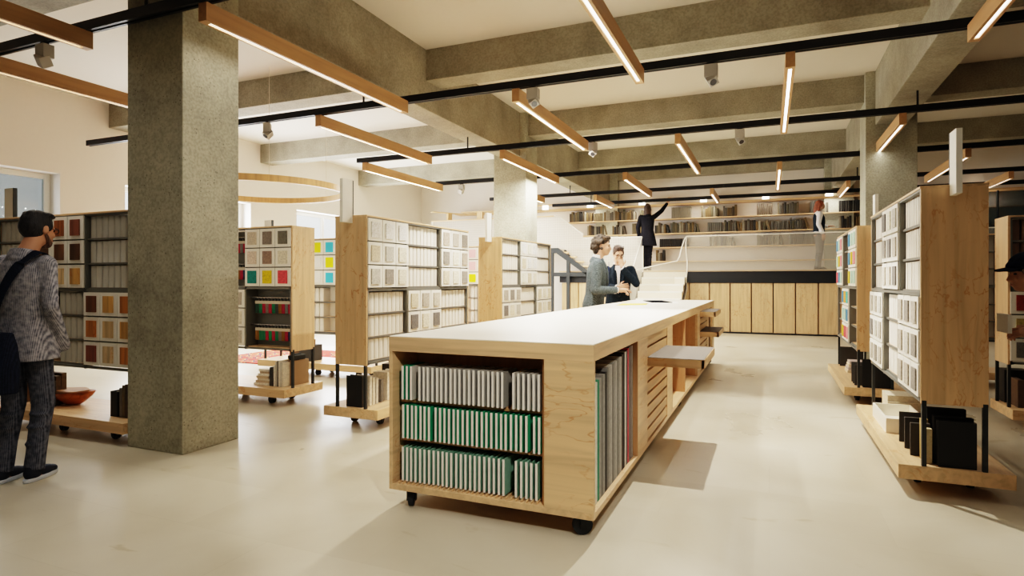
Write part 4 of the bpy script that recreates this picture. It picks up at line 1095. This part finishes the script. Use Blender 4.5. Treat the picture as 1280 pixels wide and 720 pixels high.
def person(name, label, loc, rz, scale, P, looks, voxel=.011):
    """P: joint positions in metres for a 1.8 m figure facing +y, x to its right side"""
    root = thing(name, label, 'person', loc, rz); root.scale = (scale,)*3
    lean = Vector((P.get('lean', (0, 0))[0], P.get('lean', (0, 0))[1], 0)); drop = P.get('drop', 0)
    def T(p):
        p = Vector(p); t = max(0, p.z - .95)/.5
        q = p + lean*t - Vector((0, 0, drop)); q.z -= lean.length_squared*.35*t*t
        return q
    sl = P.get('slim', 1); sh = P.get('sh', .19); fem = P.get('fem', 0)
    S = {1: T((sh, 0, 1.435)), -1: T((-sh, 0, 1.435))}
    E_ = {1: Vector(P['re']), -1: Vector(P['le'])}; W_ = {1: Vector(P['rw']), -1: Vector(P['lw'])}
    H = {1: T((.095*sl, 0, .93)), -1: T((-.095*sl, 0, .93))}
    K = {1: Vector(P.get('rk', (.10, .02, .50))), -1: Vector(P.get('lk', (-.10, .02, .50)))}
    A = {1: Vector(P.get('ra', (.11, -.03, .085))), -1: Vector(P.get('la', (-.11, -.03, .085)))}
    neck0 = T((0, -.01, 1.46)); hc = T((0, .03, 1.675)) + Vector(P.get('hoff', (0, 0, 0)))
    HM = Euler((R(P.get('hp', 0)), R(P.get('hr', 0)), R(P.get('hy', 0))), 'XYZ').to_matrix()
    def hd(x, y, z): return hc + HM @ Vector((x, y, z))
    w_ = .9 if fem else sl
    rings = [(0, 0, .86, .165*sl, .115), (0, -.01, .95, .172*(1.03 if fem else sl), .12), (0, 0, 1.08, .148*w_, .105), (0, .005, 1.22, .165*w_, .115), (0, 0, 1.34, .18*w_, .115), (0, -.01, 1.42, .165*w_, .09), (0, -.01, 1.475, .085, .065), (0, -.005, 1.51, .058, .058)]
    b = MB(); b.loft(rings, T=T)
    b.cap(neck0, hd(0, -.02, -.06), .062, .055)
    # head
    b.ell(hd(0, -.012, .03), (.076, .096, .088), HM); b.ell(hd(0, .022, -.03), (.062, .074, .085), HM); b.ell(hd(0, .05, -.088), (.042, .042, .032), HM)
    b.ell(hd(0, .072, .018), (.052, .024, .014), HM); b.cap(hd(0, .090, .004), hd(0, .112, -.032), .009, .0135, 0, 8); b.ell(hd(0, .102, -.037), (.019, .012, .010), HM)
    for s in (1, -1):
        b.ell(hd(s*.076, -.012, -.008), (.010, .022, .033), HM); b.ell(hd(s*.038, .066, -.03), (.022, .022, .02), HM)
    b.ell(hd(0, .092, -.062), (.024, .010, .007), HM); b.ell(hd(0, .090, -.074), (.021, .011, .008), HM)
    hands = MB()
    for s, k in ((1, 'r'), (-1, 'l')):
        b.cap(S[s], E_[s], .052*sl, .042*sl); b.cap(E_[s], W_[s], .042*sl, .028)
        b.cap(H[s], K[s], .080, .052); b.cap(K[s], A[s], .048, .034)
        b.ell(K[s]+(A[s]-K[s])*.28 + Vector((0, -.006, 0)), (.046, .050, .10))
        b.cap(A[s]+Vector((0, -.02, -.045)), A[s]+Vector((0, .13, -.055)), .036, .028)
        hd_ = P.get(k+'h')
        if hd_:
            d, n, c = hd_
            hand(hands, W_[s] + Vector(d).normalized()*.02, d, n, s*P.get(k+'flip', 1), c)
    skin = looks.get('skin', SKIN)
    me = remesh(b, 'body', skin, voxel, 3, hands)
    bo = bpy.data.objects.new('body', me); COL.objects.link(bo); bo.parent = root
    def child(nm, mb, mat, vx=None, sm=3, label=None):
        m_ = remesh(mb, nm, mat, vx or voxel, sm)
        o = bpy.data.objects.new(nm, m_); COL.objects.link(o); o.parent = root
        if label: o['label'] = label
        return o
    # eyes and brows
    if looks.get('face', 1):
        ey = MB(); br = MB()
        for s in (1, -1):
            ey.ell(hd(s*.031, .079, .002), (.0125, .010, .007), HM, 0, 10, 6)
            br.cap(hd(s*.016, .094, .020), hd(s*.046, .082, .022), .0045, .0035, 0, 6)
        o = ey.build('eyes', plain('eye_dark', srgb(52,40,34), .25), root, 0, True)
        o = br.build('eyebrows', looks['hair'], root, 0, True)
        lp = MB(); lp.ell(hd(0, .1005, -.068), (.020, .0035, .0045), HM, 0, 10, 6); lp.build('lips', plain('lip', srgb(176,108,98), .5), root, 0, True)
    # trousers
    tm = looks['trousers']
    t = MB(); t.ell(T((0, 0, .93)), (.185*sl, .132, .12))
    for s in (1, -1):
        t.cap(H[s]+Vector((0, 0, -.02)), K[s], .098*sl, .069); t.cap(K[s], A[s]+Vector((0, 0, .02)), .067, .053)
        t.frus(K[s]+(A[s]-K[s])*.5, A[s]+Vector((0, 0, -.015)), .057, .060)
        nrm = [hash_(i, s) for i in range(5)]
        for i, q in enumerate((.15, .35, .62)):
            c = K[s]+(A[s]-K[s])*q; t.ell(c+Vector((.012*nrm[i], -.012, 0)), (.060 if q > .5 else .078*sl, .059 if q > .5 else .076, .016))
    child('trousers', t, tm)
    # shoes
    sm_ = looks['shoes']; s1 = MB(); s2 = MB()
    for s in (1, -1):
        a = A[s]; z0 = a.z - .085
        base = Vector((a.x, a.y, z0))
        s1.ell(base+Vector((0, -.01, .055)), (.046, .062, .05)); s1.ell(base+Vector((0, .085, .042)), (.047, .085, .036)); s1.ell(base+Vector((0, .14, .036)), (.044, .055, .028))
        s1.frus(base+Vector((0, -.015, .06)), base+Vector((0, -.015, .105)), .046, .043)
        n = 24; pr = []
        for i in range(n):
            q = 2*PI*i/n; cx, cy = math.cos(q), math.sin(q)
            pr.append((base.x + .050*cx*(1 if cy > -.2 else .9), base.y + .06 + .145*cy))
        s2.prism(pr, 'z', z0, z0+.026)
    so = child('shoes', s1, sm_)
    s2.build('sole', looks.get('sole', RUBBER), so, .006)
    # jacket
    if looks.get('jacket'):
        j = MB(); hem = P.get('hem', .80); fl = P.get('flare', 1.0)
        jr = [(0, -.005, hem, .195*fl*sl, .140*fl), (0, -.01, .95, .190*sl*(1.05 if sl < 1 else 1), .136), (0, 0, 1.08, .172*w_, .122), (0, .005, 1.22, .186*w_, .132), (0, 0, 1.34, .200*w_, .130), (0, -.012, 1.425, .180*w_, .105), (0, -.012, 1.475, .105*sl, .082), (0, -.012, 1.505, .080, .075)]
        j.loft(jr, T=T)
        for s in (1, -1):
            j.ell(S[s]+Vector((-s*.02, 0, -.005)), (.075, .072, .07))
            j.cap(S[s], E_[s], .068*sl, .058*sl); j.cap(E_[s], W_[s]+(E_[s]-W_[s])*(.06 if P.get('rh' if s > 0 else 'lh') else -.25), .058*sl, .043)
            for i, q in enumerate((.3, .55, .8)):
                c = S[s]+(E_[s]-S[s])*q; j.ell(c, (.066*sl, .066*sl, .016))
        j.frus(T((0, -.03, 1.46)), T((0, -.02, 1.535)), .088, .066)
        jo = child('jacket', j, looks['jacket'])
        if looks.get('shirt'):
            # open front: shirt wedge with lapel strips lying over the chest
            sv = MB()
            zs = [1.50, 1.42, 1.34, 1.22, 1.10, 1.03]
            ws = [.055, .062, .055, .042, .026, .008]; ys = [.074, .100, .133, .141, .131, .124]
            vs = []; 
            for z, wd, yy in zip(zs, ws, ys):
                for k in range(5): vs.append(T((wd*(k-2)/2, yy - .012*abs(k-2)/2, z)))
            fs = [(r*5+k, r*5+k+1, (r+1)*5+k+1, (r+1)*5+k) for r in range(len(zs)-1) for k in range(4)]
            sv.add(vs, fs)
            sv.build('shirt', looks['shirt'], jo, 0, True)
            lp = MB()
            for s in (1, -1):
                pts = [(1.52, .066, .045), (1.43, .085, .098), (1.34, .090, .132), (1.22, .066, .146), (1.10, .040, .138), (1.03, .016, .128)]
                L1 = [T((s*(wd-.030 if i else wd-.02), yy+.012, z)) for i, (z, wd, yy) in enumerate(pts)]; L2 = [T((s*(wd+.012), yy-.002, z)) for z, wd, yy in pts]
                n = len(pts); vs = L1 + L2
                lp.add(vs, [(i, i+1, n+i+1, n+i) for i in range(n-1)])
            lo = lp.build('lapels', looks['jacket'], jo, 0, True)
            so_ = lo.modifiers.new('t', 'SOLIDIFY'); so_.thickness = .008
            if looks.get('tie'):
                MB().prism([(-.012, 1.47), (.012, 1.47), (.026, 1.12), (0, 1.08), (-.026, 1.12)], 'y', 0, .008, 0).build('tie', looks['tie'], jo, 0, False, tuple(Vector((0, .15, -drop)) + lean*.6))
            cu = MB()
            for s in (1, -1):
                dd = (W_[s]-E_[s]).normalized(); cu.frus(W_[s]-dd*.03, W_[s]+dd*.012, .040, .036, 14)
            cu.build('cuffs', looks['shirt'], jo, 0, True)
            MB().frus(T((0, -.02, 1.50)), T((0, -.012, 1.56)), .070, .062, 16).build('collar', looks['shirt'], jo, .004, True)
    # hair
    h = MB(); st_ = looks.get('style', 'short')
    h.ell(hd(0, -.022, .042), (.083, .100, .088), HM); h.ell(hd(0, -.045, .01), (.080, .078, .088), HM)
    if st_ == 'short':
        h.ell(hd(0, .035, .098), (.062, .048, .028), HM)
        for s in (1, -1): h.ell(hd(s*.071, .012, .02), (.012, .028, .035), HM)
        for i in range(26):
            a = i*2.4; rr = .03+.05*(i/26); h.ell(hd(rr*math.cos(a), -.01+rr*1.1*math.sin(a), .108-.35*rr**1.3), (.016, .018, .015), HM, 0, 8, 5)
    elif st_ == 'curly':
        rnd = random.Random(3)
        for i in range(95):
            u, v = rnd.uniform(0, 2*PI), rnd.uniform(-.75, 1)
            q = math.sqrt(1-v*v) if v > 0 else 1
            x, y, z = .095*q*math.cos(u), -.02+.112*q*math.sin(u), .03+.10*v
            if y > .045 and z < .055: continue
            h.ell(hd(x, y, z), (.024, .024, .022), HM, 0, 8, 5)
        h.ell(hd(0, .055, .105), (.07, .05, .028), HM); h.ell(hd(0, -.07, -.065), (.075, .045, .05), HM)
    elif st_ in ('long', 'bob'):
        zb = -.42 if st_ == 'long' else -.17
        h.cap(hd(0, -.05, .0), hd(0, -.085, zb*.5), .085, .10 if st_ == 'long' else .075); h.cap(hd(0, -.085, zb*.5), hd(0, -.10, zb), .10 if st_ == 'long' else .075, .06)
        for s in (1, -1):
            h.cap(hd(s*.062, -.02, .03), hd(s*.066, -.05, zb*.85), .032, .028)
            h.cap(hd(s*.05, .045, .07), hd(s*.078, .005, -.06), .022, .022)
    if st_ != 'none':
        child('hair', h, looks['hair'], .008, 2)
    if looks.get('beard'):
        bd = MB(); bd.ell(hd(0, .051, -.096), (.045, .043, .029), HM)
        for s in (1, -1): bd.cap(hd(s*.062, .005, -.04), hd(s*.042, .05, -.09), .012, .020)
        child('beard', bd, STUB, .008, 2)
    if looks.get('glasses'):
        g = MB()
        for s in (1, -1):
            c = [hd(s*.033+.023*math.cos(a), .100, .002+.018*math.sin(a)) for a in [2*PI*i/16 for i in range(17)]]
            for p, q in zip(c[:-1], c[1:]): g.frus(p, q, .0022, .0022, 6)
            g.frus(hd(s*.056, .099, .006), hd(s*.079, -.01, .008), .002, .002, 6)
        g.frus(hd(-.010, .102, .005), hd(.010, .102, .005), .002, .002, 6)
        g.build('glasses', BLACK, root)
    return root, T, hd, HM
def hash_(i, s): return math.sin(i*12.9898+s*78.233)
NAVYH = hairmat('hair_black', srgb(18,18,24), srgb(40,38,42)); BROWNH = hairmat('hair_brown', srgb(30,24,19), srgb(84,68,52))
DARKH = hairmat('hair_dark_brown', srgb(36,26,22), srgb(92,68,56)); REDH = hairmat('hair_auburn', srgb(120,62,42), srgb(170,98,70)); BLONDH = hairmat('hair_ash_blond', srgb(96,80,66), srgb(160,140,120))
CHECK = fabric('grey_check_suiting', srgb(84,88,102), srgb(176,176,184), 230, 40); CHECKD = fabric('blue_grey_check_trousers', srgb(48,54,68), srgb(108,112,126), 230, 40)
GREYS = fabric('grey_wool', srgb(64,74,80), srgb(112,122,126), 500, 60); NAVYS = fabric('navy_wool', srgb(18,26,36), srgb(40,52,64), 300, 40); BLKS = fabric('black_wool', srgb(12,12,18), srgb(32,32,40), 300, 40)
SHIRT = plain('white_shirt', srgb(238,236,236), .8, var=.03); NAVYB = fabric('navy_canvas', srgb(12,18,34), srgb(30,38,58), 300, 60)
TIE = plain('blue_tie', srgb(60,74,120), .6); CANV = plain('navy_canvas_shoe', srgb(30,36,52), .8); SOLE = plain('white_sole', srgb(206,214,226), .6); LEATH = plain('black_leather', srgb(22,20,20), .35)

STUB = hairmat('stubble', srgb(66,48,40), srgb(128,96,80))
# man with shoulder bag
ml, mr = (-4.645, 2.495, 0), R(24)
P1 = dict(slim=.83, sh=.15, hoff=(.03, .055, 0), re=(.195, -.05, 1.16), rw=(.165, .09, .935), le=(-.235, -.06, 1.16), lw=(-.18, .12, 1.04), rk=(.085, .04, .50), ra=(.075, -.03, .085), lk=(-.08, .0, .50), la=(-.10, -.07, .085), hy=-12, hp=-6, lean=(0, -.01), hem=.80, flare=1.17, lh=((.5, .7, -.2), (0, -.3, -1), 1.2), rh=None)
person('person', 'man in grey-blue checked suit with navy shoulder bag, seen from behind facing the timber samples', ml, mr, 1.015, P1,
       dict(jacket=CHECK, trousers=CHECKD, shoes=CANV, sole=SOLE, hair=NAVYH, style='short', beard=1, glasses=1, skin=SKIN2), .009)
bag = thing('shoulder_bag', 'navy shoulder bag hanging at the left hip of the man in checked suit', 'bag', ml, mr); bag.scale = (1.015,)*3
bb = MB(); Tm = Matrix.Translation((-.045, -.225, .82)) @ Euler((0, R(4), R(70))).to_matrix().to_4x4()
vs = []
prof = [(-.20, .085), (-.19, .10), (-.05, .10), (.10, .075), (.17, .045), (.18, .03)]
def bagloft(mb):
    rings = []
    vs = []; n = 20
    for z, hw in prof:
        for i in range(n):
            a = 2*PI*i/n; ca, sa = math.cos(a), math.sin(a)
            L = .19 - .35*max(0, z)*.5
            vs.append(Tm @ Vector((hw*math.copysign(abs(ca)**.6, ca), L*math.copysign(abs(sa)**.6, sa), z)))
    fs = [(j*n+i, j*n+(i+1) % n, (j+1)*n+(i+1) % n, (j+1)*n+i) for j in range(len(prof)-1) for i in range(n)]
    fs += [tuple(reversed(range(n))), tuple(range((len(prof)-1)*n, len(prof)*n))]
    mb.add(vs, fs)
bagloft(bb); bo = bb.build('bag_body', NAVYB, bag, 0, True)
sp = [(-.05, -.205, .99), (-.045, -.190, 1.12), (-.02, -.175, 1.24), (.025, -.162, 1.35), (.07, -.140, 1.43), (.115, -.095, 1.492), (.118, -.03, 1.512), (.105, .06, 1.47), (.05, .135, 1.36), (-.08, .158, 1.22), (-.21, .10, 1.06), (-.21, -.10, .99), (-.10, -.20, .97)]
# smooth strap
def crom(pts, m=6):
    out = []
    P = [Vector(p) for p in pts]; P = [P[0]] + P + [P[-1]]
    for i in range(1, len(P)-2):
        for k in range(m):
            t = k/m; a, b_, c, d = P[i-1], P[i], P[i+1], P[i+2]
            out.append(.5*((2*b_) + (c-a)*t + (2*a-5*b_+4*c-d)*t*t + (3*b_-a-3*c+d)*t**3))
    out.append(P[-2]); return out
cp = crom(sp); smb = MB(); vs = []
for i, p in enumerate(cp):
    tn = (cp[min(i+1, len(cp)-1)] - cp[max(i-1, 0)]).normalized()
    cen = Vector((0, 0, p.z)); out = Vector((p.x, p.y, 0)); 
    if p.z > 1.44: out = Vector((out.x*.3, out.y*.3, .12))
    out.normalize(); wd = tn.cross(out).normalized()
    for a, b_ in ((-1, 0), (1, 0), (1, 1), (-1, 1)): vs.append(p + wd*a*.027 + out*b_*.007)
fs = []
for i in range(len(cp)-1):
    a = i*4
    for k in range(4): fs.append((a+k, a+(k+1) % 4, a+4+(k+1) % 4, a+4+k))
smb.add(vs, fs).build('strap', NAVYB, bag, 0, False)

# man in grey suit behind the table
P2 = dict(re=(.25, .02, .98), rw=(.13, .28, .985), le=(-.23, .04, 1.00), lw=(-.05, .26, .97), lean=(0, .05), drop=.14, rh=((-.25, 1, .05), (-.2, .1, -1), .55), lh=((.3, 1, 0), (.3, 0, -1), .7), rk=(.11, .12, .46), lk=(-.10, .12, .46), hp=-4, hy=0, hem=.74)
person('person', 'curly-haired man in grey suit gesturing over the far side of the table', (-2.47, 9.03, 0), R(-76), 1.22, P2,
       dict(jacket=GREYS, trousers=GREYS, shoes=LEATH, hair=BROWNH, style='curly', shirt=SHIRT, tie=TIE), .011)
# man in dark suit, hand to chin
P3 = dict(re=(.27, .05, 1.02), rw=(.03, .26, 1.04), le=(-.26, .14, 1.09), lw=(-.05, .22, 1.32), lean=(0, .05), drop=.14, lh=((.15, -.12, 1), (.15, -1, .1), 1.3), rh=((-1, .05, .1), (0, -1, 0), .6), hp=-22, hy=12, rk=(.11, .10, .46), lk=(-.10, .10, .46), hem=.76)
person('person', 'man in dark navy suit holding his chin, standing beside the grey-suited man', (-2.47, 10.62, 0), R(196), 1.18, P3,
       dict(jacket=NAVYS, trousers=NAVYS, shoes=LEATH, hair=DARKH, style='short', shirt=SHIRT, glasses=1), .011)
# woman reaching up on the raised platform
P4 = dict(re=(.36, .10, 1.60), rw=(.50, .17, 1.80), le=(-.25, -.06, 1.15), lw=(-.24, .06, .92), rh=((.45, .15, 1), (0, 1, 0), .35), lh=((0, .1, -1), (1, 0, 0), .5), fem=1, sh=.175, hem=.66, flare=1.28, hp=14, hy=-8, rk=(.05, .02, .50), lk=(-.06, .0, .50), ra=(.05, -.03, .085), la=(-.06, -.05, .085))
person('person', 'woman in long black coat with long dark hair, reaching up at the book shelves', (-3.0, 16.36, PZH+.002), R(6), 1.0, P4,
       dict(jacket=BLKS, trousers=BLKS, shoes=LEATH, hair=DARKH, style='long'), .013)
# red-haired visitor
P5 = dict(re=(.23, -.05, 1.16), rw=(.22, .06, .93), le=(-.22, .08, 1.16), lw=(-.16, .22, 1.12), rh=((0, .1, -1), (-1, 0, 0), .5), lh=((.2, 1, .2), (0, 0, -1), .6), fem=1, sh=.165, hem=.90)
r5, T5, hd5, HM5 = person('person', 'red-haired woman in white blouse and dark waistcoat behind the mesh balustrade', (1.13, 16.72, PZH+.002), R(-84), .955, P5,
       dict(jacket=SHIRT, trousers=plain('grey_trousers', srgb(120,116,112), .9), shoes=LEATH, hair=REDH, style='bob'), .013)
vm = MB(); vm.loft([(0, -.005, .90, .20, .146), (0, 0, 1.08, .162, .128), (0, .005, 1.22, .174, .138), (0, 0, 1.34, .186, .137), (0, -.012, 1.425, .150, .112), (0, -.012, 1.46, .11, .09)])
o = bpy.data.objects.new('waistcoat', remesh(vm, 'waistcoat', NAVYS, .012)); COL.objects.link(o); o.parent = r5
# person in cap at the right edge
P6 = dict(re=(.25, .16, 1.14), rw=(.16, .30, 1.02), le=(-.26, .16, 1.06), lw=(-.10, .38, 1.04), lean=(0, .22), drop=.12, hoff=(0, .07, -.10), hp=-8, lh=((.1, 1, -.05), (.6, 0, -.6), .7), rh=((0, 1, 0), (0, 0, -1), .8), rk=(.11, .14, .44), lk=(-.10, .16, .44), hem=.80)
r6, T6, hd6, HM6 = person('person', 'person in navy cap with blond hair leaning in at the right edge', (1.955, 4.93, 0), R(92), .985, P6,
       dict(jacket=NAVYB, trousers=NAVYS, shoes=LEATH, hair=BLONDH, style='bob', skin=SKIN2), .008)
cpm = MB(); cpm.ell(hd6(0, -.012, .062), (.094, .112, .080), HM6); cpm.ell(hd6(0, .03, .052), (.088, .085, .05), HM6)
co = bpy.data.objects.new('cap', remesh(cpm, 'cap', NAVYB, .008, 2)); COL.objects.link(co); co.parent = r6
bk = MB(); n = 14; vs = []
for lay in (0, .006):
    for j in range(5):
        for i in range(n+1):
            a = PI*(i/n); rr = j/4
            vs.append(hd6(.082*math.cos(a), .055 + (.035+.085*math.sin(a))*rr, .052 - .012*rr - .018*abs(math.cos(a)) + lay))
m_ = n+1; fs = []
for lay in (0, 1):
    for j in range(4):
        for i in range(n):
            a = lay*5*m_ + j*m_ + i; fs.append((a, a+1, a+m_+1, a+m_))
for i in range(n): fs.append((4*m_+i, 4*m_+i+1, 9*m_+i+1, 9*m_+i))
bk.add(vs, fs).build('visor', NAVYB, co, 0, True)
hs = MB().box(-.012, .012, -.10, .10, -.06, .06).build('sample_card', BOARD, None, .002, False, (1.405, 4.87, 1.07)); tag(hs, 'small white sample card held by the person in the cap', 'sample card')

# ------------------------------------------------------------------ light
w = bpy.data.worlds.new('world'); scene.world = w; w.use_nodes = True
bg = w.node_tree.nodes['Background']; bg.inputs[0].default_value = (.86, .93, .97, 1); bg.inputs[1].default_value = 1.6
def area(name, loc, rot, sx, sy, power, col, spread=180):
    d = bpy.data.lights.new(name, 'AREA'); d.shape = 'RECTANGLE'; d.size = sx; d.size_y = sy; d.energy = power; d.color = col; d.spread = R(spread)
    o = bpy.data.objects.new(name, d); COL.objects.link(o); o.location = loc; o.rotation_euler = rot; return o
WARM = (1, .93, .82)
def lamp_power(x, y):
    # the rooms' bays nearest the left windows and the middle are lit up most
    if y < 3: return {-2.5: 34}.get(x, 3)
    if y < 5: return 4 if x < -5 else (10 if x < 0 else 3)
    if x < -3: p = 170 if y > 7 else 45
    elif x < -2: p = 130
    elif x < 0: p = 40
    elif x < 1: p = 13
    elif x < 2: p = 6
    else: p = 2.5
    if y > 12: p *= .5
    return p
for n, (x, k) in enumerate(lamp_pos):
    y0 = TRK_Y[k] - .02
    L = LL*(.66 if k == 6 else 1)
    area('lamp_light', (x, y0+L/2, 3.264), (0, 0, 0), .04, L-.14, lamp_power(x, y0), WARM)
for (a, b, z0, z1), p in zip(wins, (20, 260, 320)):
    area('daylight', (XL-.2, (a+b)/2, (z0+z1)/2), (0, R(-90), 0), z1-z0-.2, b-a-.2, p, (.95, .97, 1))
for x, wv in lx: area('ledge_light', (x, 17.18, shelf_z[0]-.04), (0, 0, 0), .5, .05, 6, WARM)
for n, (x, k, lb) in enumerate(spots):
    d = bpy.data.lights.new('spot_light', 'SPOT'); d.energy = {4: 420, 3: 200, 9: 340}.get(n, 60 if x < -2 else 15); d.spot_size = R(36 if n == 9 else 86); d.spot_blend = .35; d.color = WARM; d.shadow_soft_size = .025
    o = bpy.data.objects.new('spot_light', d); COL.objects.link(o); o.location = (x-.02, TRK_Y[k]-.03, 3.17)
    tgt = {9: (-1.35, 3.0, .35), 4: (-.5, 5.3, 0)}.get(n, (x, TRK_Y[k]-.6, 0))
    o.rotation_euler = (Vector(tgt)-o.location).to_track_quat('-Z', 'Y').to_euler()
scene.view_settings.view_transform = 'Filmic'
scene.view_settings.look = 'High Contrast'
scene.view_settings.exposure = .18
scene.cycles.use_denoising = True
scene.cycles.max_bounces = 8; scene.cycles.diffuse_bounces = 5; scene.cycles.transparent_max_bounces = 12
scene.cycles.caustics_reflective = False; scene.cycles.caustics_refractive = False
scene.cycles.sample_clamp_indirect = 6
